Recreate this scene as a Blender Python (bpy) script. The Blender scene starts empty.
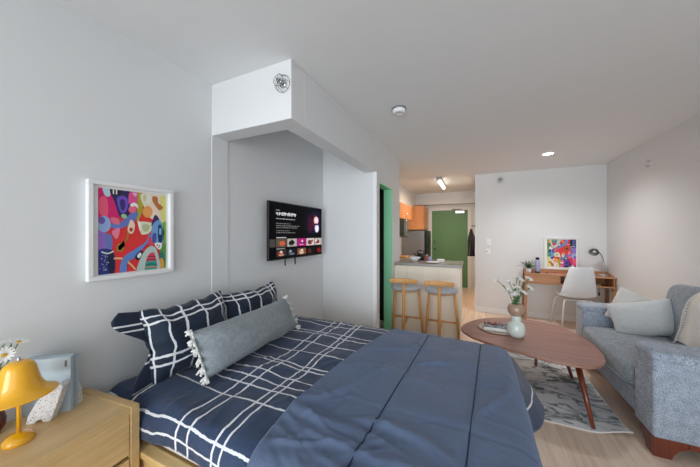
import bpy, bmesh, math, random
from mathutils import Vector, Matrix, noise, Euler
random.seed(7)
SC = bpy.context.scene
COL = SC.collection
PI = math.pi
def lin(c):
    c = c / 255.0
    return c / 12.92 if c <= 0.04045 else ((c + 0.055) / 1.055) ** 2.4
def rgb(r, g, b): return (lin(r), lin(g), lin(b), 1.0)

# ------------------------------------------------------------------ materials
class NT:
    def __init__(self, name, rough=0.6, metal=0.0, spec=0.5):
        self.m = bpy.data.materials.new(name); self.m.use_nodes = True
        self.t = self.m.node_tree; self.n = self.t.nodes
        self.p = self.n['Principled BSDF']
        self.p.inputs['Roughness'].default_value = rough
        self.p.inputs['Metallic'].default_value = metal
        self.p.inputs['Specular IOR Level'].default_value = spec
    def node(self, typ, **kw):
        x = self.n.new(typ)
        for k, v in kw.items(): setattr(x, k, v)
        return x
    def link(self, a, b): self.t.links.new(a, b)
    def math(self, op, a, b=None, c=None):
        x = self.node('ShaderNodeMath', operation=op)
        for i, v in enumerate((a, b, c)):
            if v is None: continue
            if isinstance(v, (int, float)): x.inputs[i].default_value = v
            else: self.link(v, x.inputs[i])
        return x.outputs[0]
    def coord(self, which='Object'): return self.node('ShaderNodeTexCoord').outputs[which]
    def mapping(self, vec, scale=(1, 1, 1), rot=(0, 0, 0), loc=(0, 0, 0)):
        x = self.node('ShaderNodeMapping'); self.link(vec, x.inputs[0])
        x.inputs['Scale'].default_value = scale; x.inputs['Rotation'].default_value = rot; x.inputs['Location'].default_value = loc
        return x.outputs[0]
    def noise(self, vec, scale, detail=3, rough=0.5, dist=0.0):
        x = self.node('ShaderNodeTexNoise'); self.link(vec, x.inputs['Vector'])
        x.inputs['Scale'].default_value = scale; x.inputs['Detail'].default_value = detail
        x.inputs['Roughness'].default_value = rough; x.inputs['Distortion'].default_value = dist
        return x.outputs['Fac']
    def ramp(self, fac, stops):
        x = self.node('ShaderNodeValToRGB'); self.link(fac, x.inputs[0])
        e = x.color_ramp.elements
        while len(e) < len(stops): e.new(0.5)
        for i, (p, c) in enumerate(stops): e[i].position = p; e[i].color = c
        return x.outputs[0]
    def mix(self, fac, a, b, typ='MIX'):
        x = self.node('ShaderNodeMix', data_type='RGBA', blend_type=typ)
        for s, v in ((x.inputs[0], fac), (x.inputs[6], a), (x.inputs[7], b)):
            if isinstance(v, (int, float)): s.default_value = v
            elif isinstance(v, tuple): s.default_value = v
            else: self.link(v, s)
        return x.outputs[2]
    def base(self, v):
        if isinstance(v, tuple): self.p.inputs['Base Color'].default_value = v
        else: self.link(v, self.p.inputs['Base Color'])
    def bump(self, h, strength=0.2, dist=0.002):
        x = self.node('ShaderNodeBump'); self.link(h, x.inputs['Height'])
        x.inputs['Strength'].default_value = strength; x.inputs['Distance'].default_value = dist
        self.link(x.outputs[0], self.p.inputs['Normal'])

def plain(name, c, rough=0.5, metal=0.0, bump=None, var=0.04, spec=0.5):
    k = NT(name, rough, metal, spec); co = k.coord()
    f = k.noise(co, 9, 3)
    k.base(k.mix(f, tuple(x * (1 - var) for x in c[:3]) + (1,), tuple(min(1, x * (1 + var)) for x in c[:3]) + (1,)))
    if bump: k.bump(k.noise(co, bump[0], 3), bump[1], bump[2])
    return k.m
def wood(name, c1, c2, axis='Y', scale=1.0, rough=0.45, coat=0.0):
    k = NT(name, rough); co = k.coord()
    s = {'X': (1.2, 14, 14), 'Y': (14, 1.2, 14), 'Z': (14, 14, 1.2)}[axis]
    v = k.mapping(co, tuple(scale * q for q in s))
    a = k.noise(v, 1.3, 5, 0.6, 0.8); b = k.noise(k.mapping(v, (4, 4, 4)), 2.0, 2)
    f = k.math('ADD', k.math('MULTIPLY', a, 0.8), k.math('MULTIPLY', b, 0.2))
    k.base(k.ramp(f, [(0.3, c1), (0.68, c2)])); k.bump(f, 0.08, 0.001)
    k.p.inputs['Coat Weight'].default_value = coat
    return k.m
def fabric(name, c1, c2, scale=260, rough=0.95, bump=0.35, mott=0.5, sheen=0.2):
    k = NT(name, rough, 0, 0.2); co = k.coord()
    f = k.noise(co, scale, 2, 0.7); g = k.noise(co, scale * 0.12, 3)
    h = k.math('ADD', k.math('MULTIPLY', f, 1 - mott * 0.4), k.math('MULTIPLY', g, mott * 0.4))
    k.base(k.ramp(h, [(0.36, c1), (0.64, c2)])); k.bump(f, bump, 0.0015)
    k.p.inputs['Sheen Weight'].default_value = sheen
    return k.m
def glow(name, c, strength):
    k = NT(name, 0.3); k.base(c)
    k.p.inputs['Emission Color'].default_value = c; k.p.inputs['Emission Strength'].default_value = strength
    return k.m
def checkmat(name, U, V, umax, w=0.0045, base=(34, 50, 76), base2=(56, 75, 106), wob=0.006, uvscale=1.0):
    """navy cloth with hand-drawn white window-pane lines at the given UV positions (metres)."""
    k = NT(name, 0.62, 0, 0.3); uv = k.coord('UV')
    sep = k.node('ShaderNodeSeparateXYZ'); k.link(uv, sep.inputs[0])
    n1 = k.math('MULTIPLY', k.math('SUBTRACT', k.noise(uv, 9, 2), 0.5), wob * 2.2)
    n2 = k.math('MULTIPLY', k.math('SUBTRACT', k.noise(k.mapping(uv, (1, 1, 1), loc=(3, 7, 1)), 11, 2), 0.5), wob * 2.2)
    n3 = k.math('MULTIPLY', k.math('SUBTRACT', k.noise(uv, 60, 2), 0.5), 0.006)
    u = k.math('ADD', k.math('ADD', sep.outputs[0], n1), n3); v = k.math('ADD', k.math('ADD', sep.outputs[1], n2), n3)
    def lines(co, ps):
        acc = None
        for p in ps:
            d = k.math('ABSOLUTE', k.math('SUBTRACT', co, p))
            acc = d if acc is None else k.math('MINIMUM', acc, d)
        return k.math('LESS_THAN', acc, w)
    lu = lines(u, U); lv = lines(v, V)
    if umax is not None: lv = k.math('MULTIPLY', lv, k.math('LESS_THAN', k.math('ADD', sep.outputs[0], k.math('MULTIPLY', n2, 4)), umax))
    ln = k.math('MAXIMUM', lu, lv)
    f = k.noise(uv, 5, 3)
    cloth = k.mix(f, rgb(*base), rgb(*base2))
    k.base(k.mix(ln, cloth, rgb(226, 228, 232)))
    hh = k.math('ADD', k.math('MULTIPLY', k.noise(k.mapping(uv, (1, 2.2, 1)), 9, 4, 0.6, 0.6), 1.0), k.math('MULTIPLY', ln, 0.05))
    k.bump(hh, 0.35, 0.012); k.p.inputs['Sheen Weight'].default_value = 0.15
    return k.m

M = {}
M['wall'] = plain('painted_wall', rgb(224, 226, 227), 0.85, bump=(160, 0.05, 0.001), var=0.01)
M['ceil'] = plain('painted_ceiling', rgb(232, 234, 235), 0.9, bump=(220, 0.12, 0.001), var=0.012)
M['trim'] = plain('white_trim_paint', rgb(236, 237, 238), 0.5, var=0.01)
M['white'] = plain('white_plastic', rgb(238, 238, 238), 0.35, var=0.01)
M['green'] = plain('green_paint', rgb(100, 144, 100), 0.55, var=0.05)
M['jamb_green'] = plain('bright_green_paint', rgb(152, 230, 184), 0.5, var=0.04)
M['shade_green'] = plain('green_painted_shade', rgb(16, 34, 18), 0.7)  # near-black stands for an unlit room; the darkness is in the colour
M['black'] = plain('black_plastic', rgb(14, 14, 16), 0.4)
M['dark_metal'] = plain('dark_metal', rgb(52, 54, 58), 0.35, 0.9)
M['chrome'] = plain('chrome', rgb(200, 202, 204), 0.18, 1.0)
M['steel'] = plain('brushed_steel', rgb(150, 152, 156), 0.38, 0.75)
M['oak'] = wood('pale_oak', rgb(196, 164, 112), rgb(222, 192, 142), 'Y', 1.0, 0.42)
M['oak_x'] = wood('pale_oak_cross', rgb(190, 158, 106), rgb(216, 186, 136), 'X', 1.0, 0.42)
M['bed_oak'] = wood('bed_oak', rgb(205, 172, 112), rgb(228, 198, 142), 'X', 1.0, 0.42)
M['birch'] = wood('birch_panel', rgb(238, 224, 204), rgb(246, 236, 220), 'Z', 0.7, 0.5)
M['stoolwood'] = wood('honey_oak', rgb(196, 138, 74), rgb(222, 166, 98), 'Z', 1.3, 0.4)
M['cab'] = wood('orange_maple', rgb(204, 134, 82), rgb(222, 156, 106), 'Z', 1.0, 0.4)
M['walnut'] = wood('walnut', rgb(142, 100, 88), rgb(174, 130, 116), 'X', 0.9, 0.38, 0.0)
M['mahogany'] = wood('red_mahogany', rgb(92, 40, 26), rgb(128, 60, 40), 'Z', 1.2, 0.28, 0.3)
M['deskwood'] = wood('acacia', rgb(168, 116, 80), rgb(200, 150, 110), 'X', 1.0, 0.45)
M['greywood'] = wood('grey_brown_wood', rgb(120, 96, 80), rgb(160, 134, 114), 'Z', 1.0, 0.6)  # darker, greyer tone for the rear desk legs only
M['granite'] = plain('grey_granite', rgb(150, 146, 142), 0.25, bump=None, var=0.25)
M['yellow'] = plain('yellow_enamel', rgb(240, 176, 22), 0.14, var=0.01)
M['yellow'].node_tree.nodes['Principled BSDF'].inputs['Coat Weight'].default_value = 0.6
M['seatgrey'] = fabric('stool_grey_fabric', rgb(150, 154, 160), rgb(184, 188, 194), 300)
M['sofa'] = fabric('sofa_tweed', rgb(112, 125, 142), rgb(194, 206, 222), 170, bump=0.5)
M['sofa_dark'] = fabric('sofa_seat_tweed', rgb(108, 118, 130), rgb(174, 184, 194), 170, bump=0.5)
M['pillow_light'] = fabric('pale_grey_linen', rgb(200, 204, 206), rgb(222, 225, 226), 320, bump=0.2)
M['pillow_white'] = fabric('off_white_linen', rgb(206, 204, 200), rgb(226, 224, 220), 320, bump=0.2)
M['lumbar'] = fabric('grey_chambray', rgb(110, 119, 124), rgb(160, 169, 174), 330, bump=0.25)
M['tassel'] = fabric('white_cotton', rgb(222, 222, 218), rgb(240, 240, 236), 300)
M['mattress'] = fabric('white_sheet', rgb(220, 222, 226), rgb(236, 238, 240), 60)
M['shell'] = plain('pale_grey_polypropylene', rgb(238, 245, 252), 0.45, var=0.01)
M['chairleg'] = plain('white_metal', rgb(232, 233, 234), 0.35, var=0.01)
M['book_blue'] = plain('pale_blue_cover', rgb(186, 202, 212), 0.55, var=0.02)
M['book_blue2'] = plain('grey_blue_cover', rgb(160, 178, 190), 0.55, var=0.02)
M['paper'] = plain('paper', rgb(235, 233, 226), 0.8)
M['leaf'] = plain('leaf_green', rgb(66, 112, 56), 0.5, var=0.2)
M['stem'] = plain('stem_green', rgb(92, 128, 78), 0.55, var=0.1)
M['petal'] = plain('white_petal', rgb(244, 244, 244), 0.6, var=0.02)
M['pollen'] = plain('yellow_floret', rgb(228, 184, 40), 0.8)
M['celadon'] = plain('celadon_glaze', rgb(222, 234, 228), 0.16, var=0.02)
M['tan_glaze'] = plain('tan_glaze', rgb(176, 150, 130), 0.18, var=0.03)
M['red'] = plain('red_lacquer', rgb(196, 40, 36), 0.35)
M['rose'] = plain('rose_beads', rgb(176, 92, 84), 0.4, var=0.2)
M['sand'] = plain('sand_paint', rgb(186, 170, 150), 0.6)
M['lilac'] = plain('lilac_ceramic', rgb(172, 180, 216), 0.3, var=0.15)
M['throw'] = fabric('cream_throw', rgb(222, 220, 214), rgb(240, 238, 234), 140, bump=0.6)
M['coat'] = fabric('black_cloth', rgb(14, 15, 18), rgb(30, 32, 36), 200)
M['window_frame'] = M['trim']

def floor_mat():
    k = NT('oak_plank_floor', 0.42, 0, 0.45); co = k.coord()
    sep = k.node('ShaderNodeSeparateXYZ'); k.link(co, sep.inputs[0])
    cb = k.node('ShaderNodeCombineXYZ'); k.link(sep.outputs[1], cb.inputs[0]); k.link(sep.outputs[0], cb.inputs[1])
    b = k.node('ShaderNodeTexBrick', offset=0.37, offset_frequency=2, squash=1.0)
    k.link(cb.outputs[0], b.inputs['Vector'])
    b.inputs['Scale'].default_value = 1.0; b.inputs['Brick Width'].default_value = 1.22; b.inputs['Row Height'].default_value = 0.18
    b.inputs['Mortar Size'].default_value = 0.0012; b.inputs['Mortar Smooth'].default_value = 0.2
    b.inputs['Color1'].default_value = rgb(218, 194, 174); b.inputs['Color2'].default_value = rgb(238, 217, 198); b.inputs['Mortar'].default_value = rgb(160, 136, 116)
    v = k.mapping(co, (16, 1.1, 1)); g = k.noise(v, 1.4, 5, 0.62, 0.7)
    k.base(k.mix(0.55, b.outputs['Color'], k.ramp(g, [(0.3, rgb(196, 166, 142)), (0.5, rgb(224, 201, 182)), (0.7, rgb(240, 221, 204))])))
    k.bump(k.math('SUBTRACT', k.math('MULTIPLY', g, 0.3), b.outputs['Fac']), 0.12, 0.002)
    return k.m
M['floor'] = floor_mat()
def rug_mat():
    k = NT('marble_print_rug', 0.85, 0, 0.2); co = k.coord()
    w = k.noise(co, 2.2, 4, 0.6)
    v = k.node('ShaderNodeVectorMath', operation='ADD'); k.link(k.mapping(co, (1.0, 2.4, 1), (0, 0, 0.35)), v.inputs[0])
    cc = k.node('ShaderNodeCombineXYZ'); k.link(w, cc.inputs[0]); k.link(k.math('MULTIPLY', w, 1.6), cc.inputs[1]); k.link(cc.outputs[0], v.inputs[1])
    n = k.noise(v.outputs[0], 1.5, 3, 0.5, 0.9)
    vein = k.math('ABSOLUTE', k.math('SUBTRACT', n, 0.5))
    n2 = k.noise(k.mapping(co, (1.2, 3.2, 1), (0, 0, 0.3), (4, 2, 0)), 1.8, 4, 0.5, 1.0)
    vein2 = k.math('ABSOLUTE', k.math('SUBTRACT', n2, 0.52))
    c1 = k.ramp(vein, [(0.0, rgb(120, 128, 126)), (0.012, rgb(160, 168, 170)), (0.045, rgb(222, 227, 230)), (0.10, rgb(246, 248, 250))])
    c2 = k.ramp(vein2, [(0.0, rgb(92, 106, 98)), (0.007, rgb(150, 160, 160)), (0.03, rgb(246, 248, 249)), (1, rgb(255, 255, 255))])
    pat = k.ramp(k.noise(co, 2.6, 3), [(0.45, rgb(255, 255, 255)), (0.72, rgb(206, 213, 220))])
    k.base(k.mix(0.8, k.mix(0.8, c1, c2, 'MULTIPLY'), pat, 'MULTIPLY'))
    k.bump(k.noise(co, 260, 2), 0.2, 0.001)
    return k.m
M['rug'] = rug_mat()
def terrazzo():
    k = NT('terrazzo', 0.3); co = k.coord()
    x = k.node('ShaderNodeTexVoronoi'); k.link(co, x.inputs['Vector']); x.inputs['Scale'].default_value = 190
    y = k.node('ShaderNodeTexVoronoi'); k.link(co, y.inputs['Vector']); y.inputs['Scale'].default_value = 120
    a = k.math('LESS_THAN', x.outputs['Distance'], 0.22); b = k.math('LESS_THAN', y.outputs['Distance'], 0.2)
    c = k.mix(a, rgb(232, 233, 234), rgb(120, 126, 134)); k.base(k.mix(b, c, rgb(58, 62, 72)))
    return k.m
M['terrazzo'] = terrazzo()
def navy_mat():
    k = NT('navy_brushed_microfibre', 0.6, 0, 0.25); uv = k.coord('UV')
    f = k.noise(uv, 3, 4, 0.6)
    k.base(k.mix(f, rgb(84, 100, 128), rgb(106, 122, 150)))
    a = k.noise(k.mapping(uv, (1, 2.4, 1), (0, 0, 0.5)), 6, 5, 0.62, 1.0)
    k.bump(a, 0.42, 0.014)
    k.p.inputs['Sheen Weight'].default_value = 0.2; k.p.inputs['Sheen Roughness'].default_value = 0.4
    k.p.inputs['Sheen Tint'].default_value = rgb(190, 205, 235)
    return k.m
M['navy'] = navy_mat()
M['navy_seam'] = plain('navy_seam_thread', rgb(26, 40, 68), 0.8)
def amber():
    k = NT('amber_glass', 0.08); k.base(rgb(150, 60, 20)); k.p.inputs['Transmission Weight'].default_value = 0.7
    return k.m
M['amber'] = amber()
FLAT = {}
def flat(c, em=0.0):
    key = (c, em)
    if key not in FLAT:
        k = NT('paint_%d_%d_%d' % c if not em else 'screen_%d_%d_%d' % c, 0.55 if not em else 0.5, 0, 0.5 if not em else 0.06); k.base(rgb(*c) if not em else rgb(5, 5, 6))
        if em: k.p.inputs['Emission Color'].default_value = rgb(*c); k.p.inputs['Emission Strength'].default_value = em
        FLAT[key] = k.m
    return FLAT[key]

# ------------------------------------------------------------------ mesh helpers
def new(): return bmesh.new()
def box(bm, x0, x1, y0, y1, z0, z1, mi=0):
    vs = [bm.verts.new(p) for p in ((x0, y0, z0), (x1, y0, z0), (x1, y1, z0), (x0, y1, z0), (x0, y0, z1), (x1, y0, z1), (x1, y1, z1), (x0, y1, z1))]
    for f in ((0, 3, 2, 1), (4, 5, 6, 7), (0, 1, 5, 4), (1, 2, 6, 5), (2, 3, 7, 6), (3, 0, 4, 7)):
        bm.faces.new([vs[i] for i in f]).material_index = mi
    return vs
def ring(bm, c, ax, r, n, start=None):
    ax = ax.normalized(); u = ax.orthogonal().normalized() if start is None else (start - start.dot(ax) * ax).normalized()
    w = ax.cross(u)
    return [bm.verts.new(c + r * (math.cos(2 * PI * i / n) * u + math.sin(2 * PI * i / n) * w)) for i in range(n)], u
def tube(bm, pts, r, n=10, cap=True):
    pts = [Vector(p) for p in pts]; L = len(pts); prev = None; u = None
    rs = r if isinstance(r, (list, tuple)) else [r] * L
    for i, p in enumerate(pts):
        d = (pts[min(i + 1, L - 1)] - pts[max(i - 1, 0)])
        rg, u = ring(bm, p, d, rs[i], n, u)
        if prev:
            for j in range(n): bm.faces.new((prev[j], prev[(j + 1) % n], rg[(j + 1) % n], rg[j]))
        elif cap: bm.faces.new(list(reversed(rg)))
        prev = rg
    if cap: bm.faces.new(prev)
def cyl(bm, p0, p1, r0, r1=None, n=16): tube(bm, [p0, p1], [r0, r0 if r1 is None else r1], n)
def lathe(bm, prof, c=(0, 0, 0), n=32, sx=1.0, sy=1.0):
    c = Vector(c); prev = None
    for r, z in prof:
        if r < 1e-5: rg = [bm.verts.new(c + Vector((0, 0, z)))]
        else: rg = [bm.verts.new(c + Vector((sx * r * math.cos(2 * PI * i / n), sy * r * math.sin(2 * PI * i / n), z))) for i in range(n)]
        if prev:
            if len(prev) == 1 and len(rg) > 1:
                for j in range(n): bm.faces.new((prev[0], rg[(j + 1) % n], rg[j]))
            elif len(rg) == 1 and len(prev) > 1:
                for j in range(n): bm.faces.new((prev[j], prev[(j + 1) % n], rg[0]))
            elif len(rg) > 1:
                for j in range(n): bm.faces.new((prev[j], prev[(j + 1) % n], rg[(j + 1) % n], rg[j]))
        prev = rg
def prism(bm, poly, a0, a1, axis='Z'):
    def P(p, a): return {'Z': (p[0], p[1], a), 'Y': (p[0], a, p[1]), 'X': (a, p[0], p[1])}[axis]
    A = [bm.verts.new(P(p, a0)) for p in poly]; B = [bm.verts.new(P(p, a1)) for p in poly]; n = len(poly)
    bm.faces.new(list(reversed(A))); bm.faces.new(B)
    for i in range(n): bm.faces.new((A[i], A[(i + 1) % n], B[(i + 1) % n], B[i]))
def sell(bm, c, rx, ry, rz, e1=0.3, e2=0.3, nu=32, nv=16, fn=None):
    """superellipsoid (cushion shape)"""
    def pw(a, e): return math.copysign(abs(a) ** e, a)
    rows = []
    for j in range(nv + 1):
        ph = -PI / 2 + PI * j / nv; row = []
        for i in range(nu):
            th = 2 * PI * i / nu
            p = Vector((rx * pw(math.cos(ph), e1) * pw(math.cos(th), e2), ry * pw(math.cos(ph), e1) * pw(math.sin(th), e2), rz * pw(math.sin(ph), e1)))
            if fn: p = fn(p)
            row.append(p + Vector(c))
            if j in (0, nv): break
        rows.append([bm.verts.new(p) for p in row])
    for j in range(nv):
        a, b = rows[j], rows[j + 1]
        for i in range(nu):
            if len(a) == 1: bm.faces.new((a[0], b[(i + 1) % nu], b[i]))
            elif len(b) == 1: bm.faces.new((a[i], a[(i + 1) % nu], b[0]))
            else: bm.faces.new((a[i], a[(i + 1) % nu], b[(i + 1) % nu], b[i]))
def pillow(bm, w, h, t, n=26, pinch=0.06, wr=0.012, seed=0, sag=0.0):
    """pillow in the XZ plane of its own frame (x width, z height from 0, y thickness) with UVs in metres"""
    uvl = bm.loops.layers.uv.new('UVMap') if not bm.loops.layers.uv else bm.loops.layers.uv[0]
    def pt(s, q, side):
        x = s * w / 2 * (1 - pinch * (1 - abs(s) ** 2) * 0 - pinch * (1 - q * q)) ; z = q * h / 2 * (1 - pinch * (1 - s * s))
        k = (max(0, 1 - abs(s) ** 3.0) ** 0.55) * (max(0, 1 - abs(q) ** 3.0) ** 0.55)
        y = side * (t / 2) * k
        nz = noise.noise(Vector((s * 2.3 + seed, q * 2.3, side * 2 + seed)))
        nf = noise.noise(Vector((s * 5 + seed, q * 5 + 3, side + seed * 2)))
        y += side * wr * (nz + 0.5 * nf) * min(1, k * 2)
        x += wr * 0.8 * noise.noise(Vector((q * 3, seed, s)))
        z += wr * 0.9 * noise.noise(Vector((s * 3, seed + 5, q))) - sag * (1 - s * s) * (q + 1) / 2
        return Vector((x, y, z + h / 2))
    G = {}
    for side in (-1, 1):
        for i in range(n + 1):
            for j in range(n + 1):
                if side == 1 and (i in (0, n) or j in (0, n)): G[(1, i, j)] = G[(-1, i, j)]; continue
                s = math.sin((i / n - 0.5) * PI); q = math.sin((j / n - 0.5) * PI)
                s = 0.6 * s + 0.4 * (2 * i / n - 1); q = 0.6 * q + 0.4 * (2 * j / n - 1)
                v = bm.verts.new(pt(s, q, side)); G[(side, i, j)] = v
        for i in range(n):
            for j in range(n):
                q4 = [(i, j), (i + 1, j), (i + 1, j + 1), (i, j + 1)]
                if side == 1: q4.reverse()
                f = bm.faces.new([G[(side, a, b)] for a, b in q4])
                for lp, (a, b) in zip(f.loops, q4): lp[uvl].uv = (a / n * w, b / n * h)
def grid(bm, fn, nu, nv, uvfn=None, thick=0.0, wrapu=False):
    """surface fn(u,v) u,v in 0..1"""
    uvl = bm.loops.layers.uv.new('UVMap') if not bm.loops.layers.uv else bm.loops.layers.uv[0]
    V = [[bm.verts.new(fn(i / nu, j / nv)) for j in range(nv + 1)] for i in range(nu + 1)]
    for i in range(nu):
        for j in range(nv):
            f = bm.faces.new((V[i][j], V[i + 1][j], V[i + 1][j + 1], V[i][j + 1]))
            for lp, (a, b) in zip(f.loops, ((i, j), (i + 1, j), (i + 1, j + 1), (i, j + 1))):
                lp[uvl].uv = uvfn(a / nu, b / nv) if uvfn else (a / nu, b / nv)
    return V
def xf(bm, m, start=0):
    bm.verts.ensure_lookup_table()
    for v in bm.verts[start:]: v.co = m @ v.co
    return bm
def frame_mx(o, x, z):
    """matrix with local x along x, local z along z (orthonormalised), origin o"""
    x = Vector(x).normalized(); z = Vector(z); z = (z - z.dot(x) * x).normalized(); y = z.cross(x)
    m = Matrix((x, y, z)).transposed().to_4x4(); m.translation = Vector(o); return m
def spline(pts, n=8, closed=True):
    out = []; L = len(pts)
    for i in range(L if closed else L - 1):
        p0, p1, p2, p3 = (pts[(i + k - 1) % L] for k in range(4)) if closed else (pts[max(0, i - 1)], pts[i], pts[i + 1], pts[min(L - 1, i + 2)])
        for k in range(n):
            t = k / n
            out.append(tuple(0.5 * ((2 * b) + (-a + c) * t + (2 * a - 5 * b + 4 * c - d) * t * t + (-a + 3 * b - 3 * c + d) * t ** 3) for a, b, c, d in zip(p0, p1, p2, p3)))
    if not closed: out.append(tuple(pts[-1]))
    return out

# ------------------------------------------------------------------ objects
def link_mesh(name, bm, mats, smooth=None, bevel=0.0, seg=2, subsurf=0, solid=0.0):
    bmesh.ops.recalc_face_normals(bm, faces=bm.faces[:])
    if solid:
        bm.normal_update()
        if sum(f.normal.z * f.calc_area() for f in bm.faces) < 0: bmesh.ops.reverse_faces(bm, faces=bm.faces[:])
    me = bpy.data.meshes.new(name); bm.to_mesh(me); bm.free()
    for m in (mats if isinstance(mats, (list, tuple)) else [mats]): me.materials.append(m)
    o = bpy.data.objects.new(name, me); COL.objects.link(o)
    if smooth:
        for p in me.polygons: p.use_smooth = True
    if solid:
        s = o.modifiers.new('solid', 'SOLIDIFY'); s.thickness = solid; s.offset = -1
    if bevel:
        b = o.modifiers.new('bevel', 'BEVEL'); b.width = bevel; b.segments = seg; b.limit_method = 'ANGLE'; b.angle_limit = 0.6
    if subsurf:
        s = o.modifiers.new('sub', 'SUBSURF'); s.levels = subsurf; s.render_levels = subsurf
    return o
ORG = {}
def tagit(o, label, cat, group=None, kind=None):
    if label: o['label'] = label
    if cat: o['category'] = cat
    if group: o['group'] = group
    if kind: o['kind'] = kind
def thing(name, label, cat, loc, rz=0.0, group=None, world=True):
    o = bpy.data.objects.new(name, None); COL.objects.link(o); o.empty_display_size = 0.05
    o.location = loc; o.rotation_euler = (0, 0, rz); tagit(o, label, cat, group)
    ORG[o] = Vector(loc) if world else Vector((0, 0, 0))
    return o
def part(par, name, bm, mats, label=None, **kw):
    off = ORG.get(par, Vector((0, 0, 0)))
    if off.length: bmesh.ops.translate(bm, verts=bm.verts[:], vec=-off)
    o = link_mesh(name, bm, mats, **kw); o.parent = par
    ORG[o] = off
    if label: o['label'] = label
    return o
def single(name, label, cat, bm, mats, loc, group=None, kind=None, **kw):
    bmesh.ops.translate(bm, verts=bm.verts[:], vec=-Vector(loc))
    o = link_mesh(name, bm, mats, **kw); o.location = loc; tagit(o, label, cat, group, kind); ORG[o] = Vector(loc)
    return o
def struct(name, bm, mats, label=None, cat=None, **kw):
    o = link_mesh(name, bm, mats, **kw); o['kind'] = 'structure'
    if label: o['label'] = label
    if cat: o['category'] = cat
    ORG[o] = Vector((0, 0, 0)); return o
def B(*a):
    bm = new(); box(bm, *a); return bm
def copy_thing(src, loc, rz, label=None):
    r = src.copy(); COL.objects.link(r); r.location = loc; r.rotation_euler = (0, 0, rz)
    if label: r['label'] = label
    for ch in list(src.children):
        c = ch.copy(); COL.objects.link(c); c.parent = r
        for g in list(ch.children):
            d = g.copy(); COL.objects.link(d); d.parent = c
    return r

# ================================================================== the setting
XL, XR, YB, YF, HC = -1.74, 1.85, -1.6, 5.46, 2.5
struct('floor', B(-2.9, 1.95, YB - 0.1, 7.82, -0.1, 0.0), M['floor'], 'light oak plank floor running through the studio', 'floor')
struct('ceiling', B(-2.9, 1.95, YB - 0.1, 7.82, HC, HC + 0.1), M['ceil'], 'flat pale grey ceiling over the studio', 'ceiling')
struct('wall_left', B(XL - 0.1, XL, YB, 2.95, 0, HC), M['wall'], 'pale grey wall behind the bed head', 'wall')
struct('wall_right', B(XR, XR + 0.1, YB, YF, 0, HC), M['wall'], 'pale grey wall behind the sofa', 'wall')
struct('wall_far', B(0.0, XR + 0.1, YF, YF + 0.1, 0, HC), M['wall'], 'white end wall behind the desk', 'wall')
struct('wall_hall', B(0.0, 0.1, YF + 0.1, 7.72, 0, HC), M['wall'], 'white wall along the entry hall', 'wall')
bm = new(); box(bm, -2.9, 1.95, YB - 0.1, YB, 0, 0.06); box(bm, -2.9, 1.95, YB - 0.1, YB, 2.46, HC); box(bm, -2.9, -1.7, YB - 0.1, YB, 0.06, 2.46); box(bm, 1.81, 1.95, YB - 0.1, YB, 0.06, 2.46)
struct('wall_back', bm, M['wall'], 'white wall with the wide window opening', 'wall')
bm = new()
for x in (-1.7, -0.53, 0.61, 1.77): box(bm, x, x + 0.04, YB - 0.08, YB - 0.02, 0.06, 2.46)
box(bm, -1.7, 1.81, YB - 0.08, YB - 0.02, 0.06, 0.10); box(bm, -1.7, 1.81, YB - 0.08, YB - 0.02, 2.42, 2.46)
struct('window_1', bm, M['trim'], 'wide white framed window in the back wall', 'window')
struct('wall_alcove', B(-2.8, -1.03, 2.95, 3.06, 0, HC), M['wall'], 'pale grey end wall of the bed alcove beside the television', 'wall')
bm = new(); box(bm, -1.14, -1.03, 3.06, 3.59, 2.03, HC); box(bm, -1.14, -1.03, 3.59, 3.9, 0, HC); box(bm, -2.8, -1.03, 3.9, 4.0, 0, HC)
struct('wall_passage', bm, M['wall'], 'white wall around the green doorway next to the kitchen', 'wall')
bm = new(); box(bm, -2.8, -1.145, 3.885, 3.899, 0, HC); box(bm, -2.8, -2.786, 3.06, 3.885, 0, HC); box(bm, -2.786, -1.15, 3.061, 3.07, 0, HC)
struct('wall_closet', bm, M['shade_green'], 'green walls inside the room behind the doorway, its unlit darkness put into the colour', 'wall')
bm = new(); box(bm, -1.142, -1.028, 3.578, 3.592, 0, 2.03); box(bm, -1.142, -1.028, 3.061, 3.592, 2.018, 2.032); box(bm, -1.142, -1.032, 3.0605, 3.068, 0, 2.03)
struct('door_1', bm, M['jamb_green'], 'bright green painted jamb of the narrow doorway', 'doorway')
struct('baseboard_closet', B(-2.0, -1.145, 3.872, 3.884, 0, 0.12), M['trim'], 'white baseboard inside the dark doorway', 'baseboard')
bm = new(); box(bm, XL, -1.03, 1.36, 1.50, 2.13, HC); box(bm, -1.17, -1.03, 1.50, 2.95, 2.13, HC)
struct('trim_1', bm, M['wall'], 'boxed white header dropping from the ceiling over the bed alcove', 'header', bevel=0.004)
struct('trim_2', B(XL, XL + 0.005, 1.36, 1.50, 0, 2.13), M['wall'], 'shallow pilaster under the left end of the alcove header', 'pilaster')
struct('trim_3', B(-1.07, -1.024, 2.938, 2.952, 0, 2.13), M['trim'], 'narrow white corner strip at the edge of the alcove end wall', 'corner strip')
struct('wall_kitchen', B(-1.85, -1.75, 4.0, 7.82, 0, HC), M['wall'], 'kitchen side wall behind the orange cabinets', 'wall')
bm = new(); box(bm, -1.75, -1.08, 7.72, 7.82, 0, HC); box(bm, -1.08, -0.17, 7.72, 7.82, 2.05, HC); box(bm, -0.17, 0.1, 7.72, 7.82, 0, HC)
struct('wall_entry', bm, M['wall'], 'white wall around the green entry door', 'wall')
bm = new(); box(bm, -1.75, -1.47, 4.0, 7.72, 2.10, HC); box(bm, -1.47, 0.0, 7.45, 7.72, 2.2, HC)
struct('trim_4', bm, M['wall'], 'white soffit above the kitchen cabinets and the entry door', 'soffit')
bm = new(); box(bm, 0.0, XR, YF - 0.012, YF, 0, 0.09)
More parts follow.
